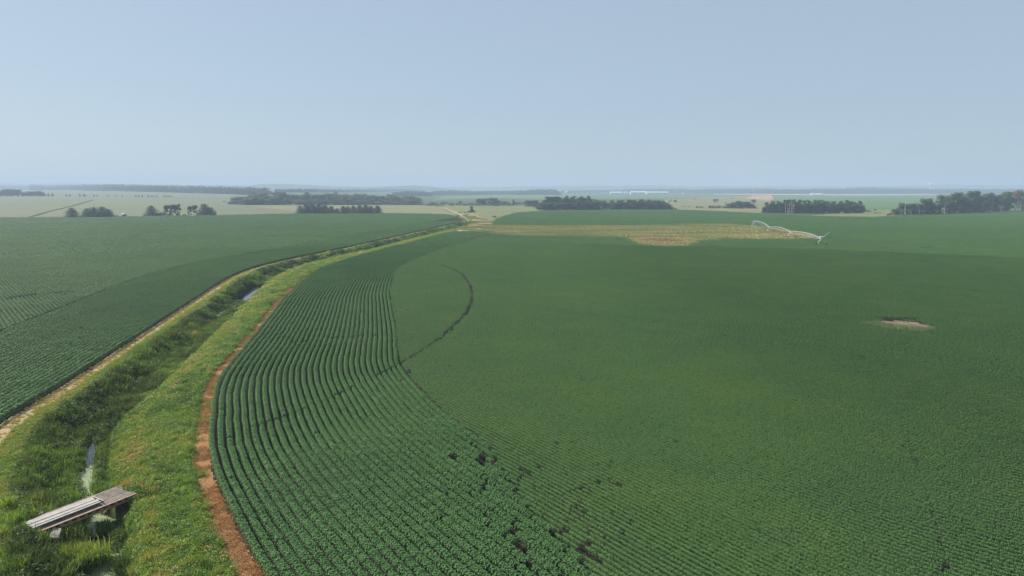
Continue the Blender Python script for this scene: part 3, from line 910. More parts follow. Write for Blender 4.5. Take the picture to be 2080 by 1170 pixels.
def dead_proto(name):
    n = 40
    P = np.column_stack([rng.normal(0, .28, (n, 2)), rng.uniform(.03, .35, n)])
    proto(weed2, name, *quads(P, rng.normal(0, .6, (n, 3)) + [0, 0, .6], .16 * rng.uniform(.5, 1.4, n), .35), M['dead'])
dead_proto('a0'); dead_proto('a1')
dead_strip_plants()
# dry tufts over the meadow tongue in the right field
M['straw'] = leafy('dry meadow grass', [(0.0, (.14, .19, .07)), (0.45, (.27, .285, .125)), (0.75, (.38, .345, .185)), (1.0, (.27, .175, .095))], 0.8, 0.1, 0.2)
straw = bpy.data.collections.new('meadow grass')
for k in range(3):
    n = 90
    P = np.column_stack([rng.normal(0, .75, (n, 2)), rng.uniform(.08, .6, n)])
    proto(straw, 'a%d' % k, *quads(P, np.column_stack([rng.normal(0, .5, (n, 2)), np.full(n, .6)]), .5 * rng.uniform(.5, 1.3, n), .5), M['straw'])
mn, mx = PATCH.min(0), PATCH.max(0)
pp = rng.uniform(mn, mx, (int((mx - mn).prod() * .7), 2))
pp = pp[inside(pp[:, 0], pp[:, 1], PATCH)]
x, y = pp.T
yy = np.array([ground_at(1340, q)[1] for q in (484, 503)])
brown = np.exp(-(((x - ground_at(1345, 493)[0]) / 16) ** 2 + ((y - 310) / 18) ** 2))
tone = np.clip(.36 + 1.0 * (fbm(x * .4, y, 14, 93) - .5) + .45 * brown + rng.normal(0, .08, len(x)) + .3 * smooth(x, 95, 140) * smooth(y, 400, 340), 0, 1)
scatter('meadow_grass', straw, np.column_stack([x, y, np.zeros(len(x))]), rng.uniform(0, 6.28, len(x)), rng.uniform(.7, 1.3, len(x)), rng.integers(0, 3, len(x)), tone,
        'dry yellow grass on the uncropped tongue inside the right field', 'grass')
pp = rng.uniform(JUNCTION.min(0), JUNCTION.max(0), (9000, 2))
pp = pp[inside(pp[:, 0], pp[:, 1], JUNCTION) & (vnoise(pp[:, 0], pp[:, 1], 9, 95) > .45)]
x, y = pp.T
dj, sj = BED.sd(x, y)
scatter('crossing_grass', straw, np.column_stack([x, y, ditch_z(dj, sj)]), rng.uniform(0, 6.28, len(x)), rng.uniform(.5, .9, len(x)), rng.integers(0, 3, len(x)),
        np.clip(.35 + rng.normal(0, .2, len(x)), 0, 1), 'thin dry grass around the bare farm crossing beyond the ditch', 'grass')
# ------------------------------------------------------------------ haze
def build_haze():
    m = bpy.data.materials.new('thin summer haze'); m.use_nodes = True
    nt = m.node_tree; nt.nodes.clear()
    v = nt.nodes.new('ShaderNodeVolumePrincipled'); o = nt.nodes.new('ShaderNodeOutputMaterial')
    v.inputs['Color'].default_value = HAZE_COL
    v.inputs['Density'].default_value = HAZE_DENS
    v.inputs['Anisotropy'].default_value = 0.05
    nt.links.new(v.outputs[0], o.inputs['Volume'])
    b = MB(); b.box((0, 0, 66), (26500, 26500, 138))
    tag(link(bpy.data.objects.new('haze', b.mesh('haze', m))), kind='stuff')
HAZE_COL, HAZE_DENS = (0.45, 0.575, 0.75, 1), 3.0e-4
build_haze()
# ------------------------------------------------------------------ trees
M['bark'] = plain('grey brown bark', (.11, .085, .065), .9, var=.4, scale=1.5, spec=.1)
M['palebark'] = plain('pale dead bark', (.50, .44, .36), .85, var=.25, scale=1.5, spec=.1)
LEAFM = {
    'broad': leafy('broadleaf crown', [(0.0, (.036, .072, .028)), (0.5, (.055, .098, .034)), (1.0, (.080, .115, .040))], .6, .2, .2, 'random', .35),
    'pine': leafy('pine needles', [(0.0, (.026, .055, .032)), (0.6, (.038, .072, .038)), (1.0, (.055, .085, .042))], .65, .15, .1, 'random', .35),
    'grey': leafy('grey willow leaves', [(0.0, (.050, .082, .038)), (0.5, (.080, .112, .055)), (1.0, (.115, .135, .070))], .65, .2, .2, 'random', .35),
    'rust': leafy('dying brown leaves', [(0.0, (.15, .08, .045)), (1.0, (.20, .11, .065))], .8, .1, .15, 'random', .3),
    'vine': leafy('pale vine leaves', [(0.0, (.10, .16, .05)), (1.0, (.18, .22, .09))], .6, .2, .25, 'random', .4),
}
def crown_cloud(blobs, n, size, flat=.8, inner=.35):
    B = np.array(blobs)                              # x, y, z, r
    w = B[:, 3] ** 2; w /= w.sum()
    k = rng.choice(len(B), n, p=w)
    d = rng.normal(size=(n, 3)); d /= np.linalg.norm(d, axis=1, keepdims=True)
    q = np.where(rng.uniform(0, 1, n) < inner, rng.uniform(.3, .9, n), rng.uniform(.82, 1.1, n))
    lump = 1 + .18 * np.sin(d[:, 0] * 5 + k) * np.sin(d[:, 1] * 5 + 2 * k)
    P = B[k, :3] + d * (B[k, 3] * q * lump)[:, None] * np.array([1, 1, flat])
    N = d + rng.normal(0, .5, (n, 3)) + [0, 0, .25]
    m = P[:, 2] > .15
    return quads(P[m], N[m], size * rng.uniform(.6, 1.35, m.sum()), .75)
def trunk_mesh(name, h, r, limbs, m, lean=.03):
    b = MB()
    pts = [Vector((lean * h * math.sin(t * 2.3 + limbs), lean * h * math.sin(t * 3.1), h * t)) for t in (0, .25, .5, .75, 1)]
    for a, c, ra, rc in zip(pts[:-1], pts[1:], (r * 1.25, r * .85, r * .65, r * .45), (r * .85, r * .65, r * .45, r * .2)): b.tube(a, c, ra, rc, 7)
    for k in range(limbs):
        t = .35 + .55 * k / max(limbs, 1)
        p = pts[0].lerp(pts[-1], t)
        an = k * 2.4
        b.tube(p, p + Vector((math.cos(an) * h * .2, math.sin(an) * h * .2, h * .14)), r * .32, r * .12, 5)
    return b.mesh(name, m)
PROTO = {}                                          # kind -> list of (crown mesh, trunk mesh, height, half width)
def add_proto(kind, crown, trunk, H, W, leafmat):
    PROTO.setdefault(kind, []).append((from_np('crown', *crown, leafmat), trunk, H, W))
for k in range(4):   # full broadleaf trees, foliage nearly to the ground
    bl = [(0, 0, 7.5, 3.6), (0, 0, 11, 2.8)]
    for j in range(22):
        a, t = rng.uniform(0, 6.28), rng.uniform(.07, .9)
        rr = 4.6 * math.sqrt(max(.05, 1 - ((t - .42) / .6) ** 2)) * rng.uniform(.6, 1)
        bl.append((math.cos(a) * rr, math.sin(a) * rr, 15 * t, rng.uniform(1.4, 2.5)))
    add_proto('broad', crown_cloud(bl, 3800, .70), trunk_mesh('trunk', 11, .3, 5, M['bark']), 15.6, 5.6, LEAFM['broad'])
for k in range(3):   # tall narrow trees of the groves
    bl = []
    for j in range(20):
        a, t = rng.uniform(0, 6.28), .06 + .88 * j / 19
        rr = 2.0 * math.sqrt(max(.05, 1 - ((t - .5) / .62) ** 2)) * rng.uniform(.2, 1)
        bl.append((math.cos(a) * rr, math.sin(a) * rr, 16 * t, rng.uniform(1.2, 2.1) * (1.15 - .5 * t)))
    add_proto('aspen', crown_cloud(bl, 3000, .66), trunk_mesh('trunk', 13, .2, 4, M['bark']), 16.4, 3.2, LEAFM['broad'])
for k in range(3):   # high crowned, the trunk and sky showing beneath
    bl = []
    for j in range(11):
        a, rr = rng.uniform(0, 6.28), rng.uniform(0, 4.0)
        bl.append((math.cos(a) * rr, math.sin(a) * rr, rng.uniform(6.2, 10.6) - .25 * rr, rng.uniform(1.2, 1.9)))
    for j in range(7):
        a, rr = rng.uniform(0, 6.28), rng.uniform(1.5, 3.5)
        bl.append((math.cos(a) * rr, math.sin(a) * rr, rng.uniform(1.2, 5.5), rng.uniform(.8, 1.4)))
    add_proto('open', crown_cloud(bl, 2400, .6, .8), trunk_mesh('trunk', 10, .27, 6, M['bark'], .04), 12.2, 5.2, LEAFM['pine'])
def conifer(H, W, levels, per, size, p=.75, jag=.3):
    P, N = [], []
    for l in range(levels):
        t = .04 + .95 * l / levels
        r = W * (1 - t) ** p * (1 if t > .12 else .85)
        nb = max(4, int(per * (1 - t) ** .5))
        for b in range(nb):
            a = b * 6.283 / nb + l * 1.1 + rng.normal(0, .12)
            rb = r * (1 + rng.uniform(-jag, jag * .7))
            m = 10 if size < .7 else 8
            q = np.sqrt(rng.uniform(.08, 1, m)) * rb
            z = H * t + .10 * H * (q / max(W, .1)) ** 1.2 * .5 + rng.normal(0, .018 * H, m)
            P.append(np.column_stack([np.cos(a) * q + rng.normal(0, .10 * W, m), np.sin(a) * q + rng.normal(0, .10 * W, m), z]))
            N.append(np.column_stack([np.full(m, math.cos(a)), np.full(m, math.sin(a)), np.full(m, .8)]) + rng.normal(0, .45, (m, 3)))
    return quads(np.vstack(P), np.vstack(N), size * rng.uniform(.6, 1.3, sum(map(len, P))), .6)
for k in range(4): add_proto('pine', conifer(10, 5.0, 18, 19, .70, .55, .28), trunk_mesh('trunk', 9, .2, 0, M['bark'], .01), 10.2, 3.9, LEAFM['pine'])
for k in range(2): add_proto('spruce', conifer(10, 2.9, 11, 9, .95, .95, .15), trunk_mesh('trunk', 9, .18, 0, M['bark'], 0), 10.2, 3.0, LEAFM['pine'])
def bush_blobs(n): return [(math.cos(a) * q, math.sin(a) * q, rng.uniform(.5, 2.2) * (1 - .12 * q), rng.uniform(.8, 1.4)) for a, q in zip(rng.uniform(0, 6.28, n), np.sqrt(rng.uniform(0, 1, n)) * 2.6)]
for k in range(3): add_proto('bush', crown_cloud(bush_blobs(9), 700, .42), trunk_mesh('stem', 2, .09, 3, M['bark']), 3.4, 3.4, LEAFM['broad'])
for k in range(3): add_proto('greybush', crown_cloud(bush_blobs(9), 700, .42), trunk_mesh('stem', 2, .09, 3, M['bark']), 3.4, 3.4, LEAFM['grey'])
for k in range(2): add_proto('vine', crown_cloud(bush_blobs(9), 900, .40), trunk_mesh('stem', 1.6, .08, 4, M['bark']), 3.4, 3.4, LEAFM['vine'])
for k in range(4):   # ragged grey green willows of the wet wood
    bl = []
    for j in range(22):
        a, t = rng.uniform(0, 6.28), rng.uniform(.06, .9)
        rr = 3.9 * math.sqrt(max(.05, 1 - ((t - .4) / .62) ** 2)) * rng.uniform(.4, 1.05)
        bl.append((math.cos(a) * rr, math.sin(a) * rr, 12 * t, rng.uniform(1.1, 2.1)))
    add_proto('grey', crown_cloud(bl, 2600, .72), trunk_mesh('trunk', 9, .2, 5, M['bark']), 12.4, 4.6, LEAFM['grey'])
for k in range(1):
    bl = [(rng.uniform(-3.4, 3.4), rng.uniform(-3, 3), rng.uniform(5, 14), rng.uniform(1.2, 2.2)) for j in range(13)]
    add_proto('rust', crown_cloud(bl, 1700, .6), trunk_mesh('trunk', 12, .28, 5, M['bark']), 15.6, 5.2, LEAFM['rust'])

used = {}
def tree(kind, px, base, top, label, cat='tree', group=None, width=None, name=None, trunk=None, rise=0):
    """a tree standing where the photo shows its foot, as tall as it shows there"""
    x, y = ground_at(px, base)
    ps = PROTO[kind]
    crown, tr, H, W = ps[used.get(kind, 0) % len(ps)]
    used[kind] = used.get(kind, 0) + 1
    h = (base - top) * y / FOC
    sz = h / H
    if width: width *= {'aspen': 1.35, 'broad': 1.25, 'grey': 1.2, 'pine': 1.2}.get(kind, 1.0)
    sx = sz if width is None else (width * .5 * y / FOC) / W
    nm = name or {'broad': 'tree', 'aspen': 'tree', 'open': 'pine_tree', 'pine': 'pine_tree', 'spruce': 'spruce_tree', 'bush': 'bush', 'greybush': 'bush', 'vine': 'bush', 'grey': 'willow_tree', 'rust': 'tree'}[kind]
    o = empty(nm, (x, y, float(terrain(x, y)) - .05), random.uniform(0, 6.28), label=label, cat=cat, group=group)
    o.scale = (sx, sx, sz)
    part('crown', crown, o)
    part('stem' if 'bush' in kind or kind == 'vine' else 'trunk', trunk or tr, o)
    return o
ORD = ('first second third fourth fifth sixth seventh eighth ninth tenth eleventh twelfth thirteenth fourteenth fifteenth sixteenth seventeenth eighteenth nineteenth twentieth '
       'twenty-first twenty-second twenty-third twenty-fourth twenty-fifth twenty-sixth twenty-seventh twenty-eighth twenty-ninth thirtieth thirty-first thirty-second thirty-third thirty-fourth '
       'thirty-fifth thirty-sixth thirty-seventh thirty-eighth thirty-ninth fortieth').split()
def row(items, what, where, group, cat='tree'):
    """items: (kind, px, base, top, width); labelled by their order from the left"""
    items = sorted(items, key=lambda q: q[1])
    for k, q in enumerate(items):
        pos = 'leftmost' if k == 0 else 'rightmost' if k == len(items) - 1 else ORD[k]
        tail = '' if pos in ('leftmost', 'rightmost') else ' from the left'
        tree(q[0], q[1], q[2], q[3], '%s %s%s %s' % (pos, what, tail, where), cat, group, q[4] if len(q) > 4 else None)

# left field margin
tree('pine', 147, 442.5, 421.5, 'lone dark conifer standing apart at the far edge of the left field', 'tree', 'trees along the far edge of the left field', 21)
row([('pine', 178, 442, 422.5, 21), ('pine', 191, 442, 420, 24), ('pine', 208, 442, 419, 24), ('pine', 221, 442, 424.5, 17)], 'dark conifer', 'in the dense clump left of the white truck', 'trees along the far edge of the left field')
row([('pine', 308, 438.5, 417, 20), ('open', 339, 438.5, 414, 17), ('open', 350, 438.5, 413, 16), ('open', 361, 438.5, 412, 16)], 'pine tree', 'in the gappy clump right of the white truck', 'trees along the far edge of the left field')
row([('bush', 296, 438.5, 434, 14), ('bush', 322, 438.5, 427, 18), ('bush', 332, 438.5, 429, 14), ('bush', 345, 438.5, 433, 16), ('bush', 362, 438.5, 427, 9)], 'dark bush', 'among the gappy pines right of the truck', 'bushes along the far edge of the left field', 'bush')
row([('open', 386, 437.7, 416, 13), ('open', 399, 437.7, 414, 16), ('pine', 416, 437.7, 413, 20), ('pine', 428, 437.7, 420.5, 18)], 'pine tree', 'in the small clump left of the straight pine row', 'trees along the far edge of the left field')
row([('bush', 373, 437.8, 434.6, 14), ('bush', 404, 437.7, 433, 14), ('bush', 434, 437.5, 431.5, 9)], 'low dark bush', 'under the small clump left of the pine row', 'bushes along the far edge of the left field', 'bush')
row([('pine', a, 434.8, b, w) for a, b, w in ((610, 417, 14), (622, 414.5, 20), (634, 413.5, 20), (647, 412.5, 22), (660, 415.5, 19), (673, 418, 17), (685, 422.5, 11), (697, 418, 15), (706, 418.5, 15), (718, 417, 14), (731, 416, 18), (743, 415.5, 17),
     (754, 417.5, 15), (767, 417, 16))], 'dark pine', 'in the straight row before the grey wood', 'straight row of pines')

# long grey green wood behind the pine row
env = lambda x, xs, ys: float(np.interp(x, xs, ys))
ex, ey = (460, 470, 482, 500, 520, 545, 560, 590, 640, 690, 715, 760, 800, 830, 850, 862), (411, 404, 397, 394, 391.5, 393, 388, 391, 390, 392, 393.5, 394.5, 396, 398, 401, 405)
front = [('grey' if random.random() < .75 else 'greybush', 466 + 392 * (k + random.uniform(.2, .8)) / 34, 0, 0, 0) for k in range(34)]
front = [(k, x, 416.2 - (x < 500) * (500 - x) * .06, 416.2 - (416 - env(x, ex, ey)) * random.uniform(.35, .75), random.uniform(15, 24)) for k, x, *_ in front]
row(front, 'bushy tree', 'along the front of the long grey wood', 'trees of the long grey wood')
row([('broad', 533, 415.5, 396.5, 44), ('broad', 610, 415.8, 402, 18), ('broad', 705, 415.6, 402, 24)], 'dark rounded tree', 'inside the long grey wood', 'trees of the long grey wood')
for rw, (nn, b0, lab) in enumerate(((32, 412.5, 'in the middle rank of'), (28, 409, 'on the skyline of'))):
    row([('grey', 476 + 376 * (k + random.uniform(.15, .85)) / nn, b0, (b0 - (b0 - env(476 + 376 * k / nn, ex, ey)) * random.uniform(.72, 1.0 + .12 * rw)), random.uniform(13, 21)) for k in range(nn)],
        'ragged tree', lab + ' the long grey wood', 'trees of the long grey wood')
row([('bush', 457, 410.2, 408, 12), ('greybush', 470, 413, 407.5, 16)], 'low bush', 'at the tapering left end of the grey wood', 'bushes by the grey wood', 'bush')

# scrub between the wood and the groves
items = [('greybush' if random.random() < .7 else 'bush', 868 + 200 * (k + random.uniform(.1, .9)) / 24, random.uniform(414.5, 418.5), 0, random.uniform(11, 19)) for k in range(24)]
row([(a, b, c, c - random.uniform(5.5, 9), w) for a, b, c, _, w in items], 'grey shrub', 'in the scrub strip beyond the farm crossing', 'shrubs of the scrub strip', 'bush')
row([('grey', 975, 416.5, 403.5, 15), ('grey', 984, 416.5, 401.5, 18), ('grey', 1001, 416.5, 400, 17), ('grey', 1009, 416.5, 404, 14), ('spruce', 1043, 417, 403.5, 9), ('grey', 1022, 417, 408, 14)], 'taller grey tree', 'in the scrub strip beyond the crossing', 'trees of the scrub strip')
row([('broad', 1074, 420, 405.5, 16), ('broad', 1086, 420, 405.5, 17)], 'rounded tree', 'of the pair left of the first grove', 'pair of trees left of the first grove')
tree('aspen', 958.5, 431.5, 418, 'slim dark little tree rising from bushes beyond the farm crossing', 'tree', None, 7)
row([('bush', 952, 431.8, 426.3, 11), ('greybush', 963, 431.2, 425.8, 10), ('greybush', 946, 432, 429, 9)], 'low bush', 'round the slim little tree beyond the crossing', 'bushes beyond the crossing', 'bush')
tree('vine', 918, 445.5, 434.5, 'pale green mound of vines at the corner of the left field', 'bush', None, 26)
tree('vine', 929, 443, 433, 'vine covered bush just right of the pale green mound', 'bush', None, 16)
row([('bush', 934, 433, 429.5, 9), ('bush', 1004, 441.3, 436.3, 13), ('bush', 1030, 438.5, 435.5, 15), ('bush', 1050, 433, 430.8, 9)], 'dark low bush', 'on the grass edge beyond the crossing', 'dark bushes on the grass edge', 'bush')
row([('bush', 1014, 480.2, 474.8, 13), ('bush', 1027, 480.6, 476, 11), ('bush', 1052, 481, 476.5, 12)], 'green weed bush', 'on the near edge of the dry meadow', 'weed bushes on the dry meadow', 'bush')

# first grove, right of centre
gx, gy = (1093, 1100, 1112, 1122, 1135, 1150, 1165, 1180, 1187, 1196, 1208, 1214), (413, 402, 398, 395.5, 399, 399.5, 396, 398, 397, 399, 407, 413)
row([('broad' if k % 3 else 'aspen', 1099 + 112 * (k + random.uniform(.25, .75)) / 11, 427 - 1.2 * k / 11, 0, 20) for k in range(0)] +
    [(('broad', 'grey', 'broad', 'bush')[k % 4] if k < 5 else ('broad', 'aspen')[k % 2], 1098 + 114 * (k + random.uniform(.3, .7)) / 12, 427 - 1.4 * k / 12, 427 - 28 * random.uniform(.5, .78), random.uniform(15, 23)) for k in range(12)],
    'green tree', 'along the front of the first grove', 'trees of the first grove')
row([(('aspen', 'broad', 'grey')[k % 3], 1103 + 104 * (k + random.uniform(.3, .7)) / 11, 423.5, env(1103 + 104 * (k + .5) / 11, gx, gy) + random.uniform(-.8, 1.2), random.uniform(12, 18)) for k in range(11)],
    'tall tree', 'on the skyline of the first grove', 'trees of the first grove')
row([('aspen', 1210, 425, 405, 15), ('broad', 1223, 425, 405.5, 17), ('broad', 1234, 425, 411, 13)], 'green tree', 'in the gap between the first two groves', 'trees between the groves')
# second grove
hx, hy = (1236, 1248, 1262, 1280, 1300, 1312, 1325, 1340, 1352, 1362, 1370), (409, 405.5, 405.5, 405, 403.8, 405, 406.5, 405.5, 410, 413, 417)
row([('aspen' if k % 4 else 'broad', 1239 + 126 * (k + random.uniform(.3, .7)) / 18, 425.4, 425.4 - (425.4 - env(1239 + 126 * (k + .5) / 18, hx, hy)) * random.uniform(.62, .9), random.uniform(10, 14)) for k in range(18)],
    'slender tree', 'along the front of the second grove', 'trees of the second grove')
row([('aspen', 1243 + 116 * (k + random.uniform(.3, .7)) / 14, 422.5, env(1243 + 116 * (k + .5) / 14, hx, hy) + random.uniform(-.6, .8), random.uniform(10, 14)) for k in range(14)],
    'slender tree', 'on the skyline of the second grove', 'trees of the second grove')
row([('bush', 1371, 425.5, 421.5, 8), ('bush', 1379, 425.8, 423.3, 5)], 'small bush', 'off the right end of the second grove', 'bushes off the second grove', 'bush')
# meadow slope
row([('broad', 1371.5, 410.8, 405.8, 7), ('open', 1454, 411.5, 403.3, 13), ('broad', 1530.5, 412.3, 404.3, 10)], 'round lone tree', 'standing on the yellow meadow slope', 'lone trees on the meadow slope')
row([('bush', 1362, 408, 404.5, 5), ('bush', 1376, 404.3, 402, 4), ('bush', 1411, 404.2, 401.7, 5), ('bush', 1474, 413, 409.6, 5), ('bush', 1486, 404, 401.5, 4), ('bush', 1360, 410, 406, 4), ('bush', 1388, 420, 418.4, 9), ('bush', 1399, 420, 418.6, 8)],
    'tiny bush', 'dotted over the yellow meadow slope', 'tiny bushes on the meadow slope', 'bush')
row([('bush', 1416, 422, 416.7, 9), ('bush', 1425, 422.2, 417.2, 9), ('greybush', 1441, 423, 415, 12), ('greybush', 1452, 423, 413.8, 13), ('greybush', 1463, 423, 415, 13), ('greybush', 1473, 423, 416.5, 10)],
    'bush', 'in the low line left of the rounded copse', 'bushes left of the copse', 'bush')
row([('broad', 1482 + 45 * k / 5, 423.5, t, 14) for k, t in enumerate((412, 408, 407, 408, 408.5, 411.5))] + [('bush', 1533, 423.5, 420, 10)], 'dark tree', 'in the small rounded copse on the slope', 'trees of the rounded copse')
# third grove with the pale dead trunks
kx, ky = (1545, 1555, 1568, 1585, 1600, 1612, 1630, 1650, 1672, 1684, 1695, 1715, 1735, 1750, 1757), (424, 412, 407.5, 407, 404, 404.5, 406, 406, 405.5, 409, 407, 406, 408, 407.5, 413)
row([('broad' if k % 3 == 0 else 'aspen', 1549 + 204 * (k + random.uniform(.3, .7)) / 24, 432.2 + 1.2 * math.sin(k / 24 * 3.1), 433 - (433 - env(1549 + 204 * (k + .5) / 24, kx, ky)) * random.uniform(.62, .9), random.uniform(11, 17)) for k in range(24)],
    'dark tree', 'along the front of the third grove', 'trees of the third grove')
row([('aspen', 1556 + 194 * (k + random.uniform(.3, .7)) / 19, 429.5, env(1556 + 194 * (k + .5) / 19, kx, ky) + random.uniform(-.6, .8), random.uniform(11, 15)) for k in range(19)],
    'tall dark tree', 'on the skyline of the third grove', 'trees of the third grove')
for k, (px, b, t) in enumerate(((1594.5, 434, 409), (1601, 434, 411), (1605.5, 433.8, 409.5), (1609.5, 433.8, 411), (1599, 434.2, 419))):
    x, y = ground_at(px, b)
    h = (b - t) * y / FOC
    o = empty('dead_tree', (x, y - 1.5, 0), random.uniform(0, 6), label='%s pale bare dead trunk at the front of the third grove' % ('leftmost', 'middle', 'second from right', 'rightmost', 'shortest')[k], cat='dead tree', group='pale dead trunks')
    part('trunk', trunk_mesh('trunk', h, .19, 3, M['palebark'], .03), o)
row([('bush', 1757, 429.8, 424.5, 12), ('bush', 1766, 429.8, 426, 10), ('bush', 1779, 427.6, 424.2, 11), ('bush', 1781, 433.2, 430.4, 17), ('bush', 1806, 438, 435.3, 10), ('bush', 1785, 440.5, 438.6, 15)], 'low dark bush', 'in the grass between third and last grove', 'bushes between the groves', 'bush')
# last grove, big oaks at the right edge
row([('broad', 1818, 437, 424, 16), ('broad', 1830, 436.8, 410, 18), ('broad', 1848, 437, 411, 20), ('broad', 1866, 436.5, 408, 22), ('broad', 1879, 436.2, 401, 26), ('broad', 1899, 436, 412, 20), ('broad', 1917, 434.5, 393, 27), ('broad', 1930, 434, 402, 22),
     ('broad', 1945, 433.5, 388.5, 30), ('broad', 1960, 433, 398, 24), ('broad', 1973, 431.8, 384, 32), ('broad', 1994, 431, 388, 28), ('broad', 2012, 430, 389.5, 26), ('broad', 2030, 429, 392, 24), ('broad', 2044, 428.5, 386, 26),
     ('rust', 2062, 428, 384.5, 24), ('broad', 2080, 426.5, 379.5, 30), ('broad', 2100, 426, 384, 30), ('broad', 2126, 425.5, 382, 32)], 'big spreading tree', 'in the last grove at the right edge', 'trees of the last grove')
row([('bush', 1806, 436.8, 431, 12), ('bush', 1840, 437.2, 428.5, 14), ('bush', 1858, 437.2, 426.5, 14), ('bush', 1888, 436.8, 423, 15), ('bush', 1905, 435.5, 421, 15), ('bush', 1928, 434.8, 421, 15), ('bush', 1955, 433.5, 419, 18), ('bush', 1985, 431.8, 417, 18),
     ('bush', 2003, 431, 417.5, 16), ('bush', 2022, 429.8, 416, 18), ('bush', 2040, 429, 415, 18), ('bush', 2072, 427.2, 412, 18)], 'dark understorey bush', 'under the last grove at the right edge', 'understorey of the last grove', 'bush')
for k, (px, b, t) in enumerate(((1835.5, 437.8, 410), (1864, 437.4, 425), (1915.5, 435.6, 412), (1942, 434.6, 426), (1964.5, 432.8, 423), (2012, 430.8, 415), (2027, 430.2, 412), (2058.5, 428.6, 412), (2069, 428.2, 408))):
    x, y = ground_at(px, b)
    o = empty('dead_tree', (x, y - 2, 0), random.uniform(0, 6), label='%s pale trunk%s lit at the front of the last grove' % (('leftmost' if k == 0 else 'rightmost' if k == 8 else ORD[k]), '' if k in (0, 8) else ' from the left'), cat='dead tree', group='pale trunks of the last grove')
    part('trunk', trunk_mesh('trunk', (b - t) * y / FOC, .26 if k else .3, 2, M['palebark'], .025), o)
x, y = ground_at(1970, 431.5)
b = MB(); b.tube((-4.2, 0, 2.6), (4.0, 0, .3), .22, .3, 7); b.tube((-2.0, 0, 2.0), (-3.2, .3, .6), .12, .08, 5); b.tube((1.5, 0, 1.0), (2.2, -.4, 2.4), .1, .05, 5)
o = link(bpy.data.objects.new('fallen_log', b.mesh('fallen_log', M['palebark']))); o.location = (x, y - 3, 0)
tag(o, 'pale fallen log leaning at the foot of the last grove', 'log')
# far left wood and the small planted spruces
row([('broad', px, 398.6, t, w) for px, t, w in ((-12, 384, 18), (2, 384.5, 16), (14, 383.5, 18), (23, 382.5, 16), (37, 383.5, 16), (49, 389, 11), (60, 387.8, 14), (70, 388, 12), (78, 386.8, 14), (86, 388.5, 12))], 'hazy tree', 'in the far wood at the left edge', 'trees of the far left wood')
row([('spruce', px, b, t, w) for px, b, t, w in ((98.5, 398.6, 392, 6), (106.5, 398.6, 392, 7), (135, 398.7, 394, 5), (142, 398.7, 393.7, 5), (162.5, 398.8, 393, 5.5), (170, 398.8, 394, 5.5), (173, 398.8, 394.6, 5), (191, 399, 394.5, 5), (197.5, 399, 395, 4), (220, 399.2, 395.7, 4.5), (235.5, 399.4, 396, 4),
     (248.5, 399.5, 395.3, 4.5), (276, 400, 394.8, 5), (282, 400, 395.4, 5), (289, 400, 394.8, 5), (301, 400.2, 395.3, 5), (307.5, 400.2, 396, 5), (312, 400.2, 396.3, 4), (318, 400.2, 396.5, 4.5), (333.5, 400.4, 395.8, 5), (339, 400.4, 396.3, 5), (344, 400.4, 396, 4.5), (350.5, 400.4, 397.5, 4.5))],
    'small far spruce', 'in the broken row across the pale field', 'spruces planted in a broken row')

# woods so far away that they read as one mass
def far_wood(name, base, top, label, m, dens=1.6, deep=3, leaf=5.0, lo=.55):
    bx, by = zip(*base); tx, ty = zip(*top)
    Ps, Ns, Sz = [], [], []
    x = bx[0]
    while x < bx[-1]:
        for k in range(deep):
            px = x + random.uniform(-1.5, 1.5)
            X, Y = ground_at(px, float(np.interp(px, bx, by)) - .25 * k)
            h = max(3, (np.interp(px, bx, by) - np.interp(px, tx, ty)) * Y / FOC * (random.uniform(lo, .85) if k < deep - 1 else random.uniform(.86, 1.04)))
            w = h * random.uniform(.35, .55)
            n = 34
            d = rng.normal(size=(n, 3)); d /= np.linalg.norm(d, axis=1, keepdims=True)
            Ps.append(np.array([X, Y, terrain(X, Y) + h * .5]) + d * np.array([w, w, h * .5]) * rng.uniform(.75, 1, (n, 1))); Ns.append(d + rng.normal(0, .3, (n, 3))); Sz.append(np.full(n, leaf * Y / 3500 * 1.1))
        x += dens
    sz = np.concatenate(Sz) * rng.uniform(.7, 1.3, sum(map(len, Sz)))
    o = link(bpy.data.objects.new(name, from_np(name, *quads(np.vstack(Ps), np.vstack(Ns), sz, .8), m)))
    tag(o, label, 'woods', None, 'stuff')
FW = leafy('distant woods', [(0, (.03, .055, .022)), (1, (.045, .075, .03))], .7, .1, .1, 'random', .4)
far_wood('distant_woods', [(62, 387), (130, 387), (260, 389), (420, 393), (520, 396.5), (548, 396)], [(62, 374.5), (90, 376), (150, 375), (240, 373.5), (300, 375.5), (420, 377), (500, 378.5), (548, 382)], 'long blue wood along the horizon on the left', FW, 1.5)
far_wood('distant_woods', [(-260, 386), (0, 386), (80, 386)], [(-260, 374), (0, 375.5), (60, 377), (80, 380)], 'pale hazy wood in the far left corner', FW, 1.6, 2)
far_wood('distant_woods', [(798, 398.5), (840, 399), (880, 398.5)], [(798, 391), (820, 387.5), (860, 388.5), (880, 391)], 'small hazy wood beyond the right end of the grey wood', FW, 1.5)
far_wood('distant_woods', [(878, 397), (960, 396), (1060, 395)], [(878, 388), (920, 386.5), (960, 388.5), (1000, 387.5), (1060, 387)], 'hazy belt of woods left of the small farm', FW, 1.5)
far_wood('distant_woods', [(1040, 396), (1090, 396), (1140, 396)], [(1040, 389), (1075, 385.5), (1100, 383.5), (1125, 384), (1140, 392)], 'rounded hazy wood just left of the small farm', FW, 1.3)
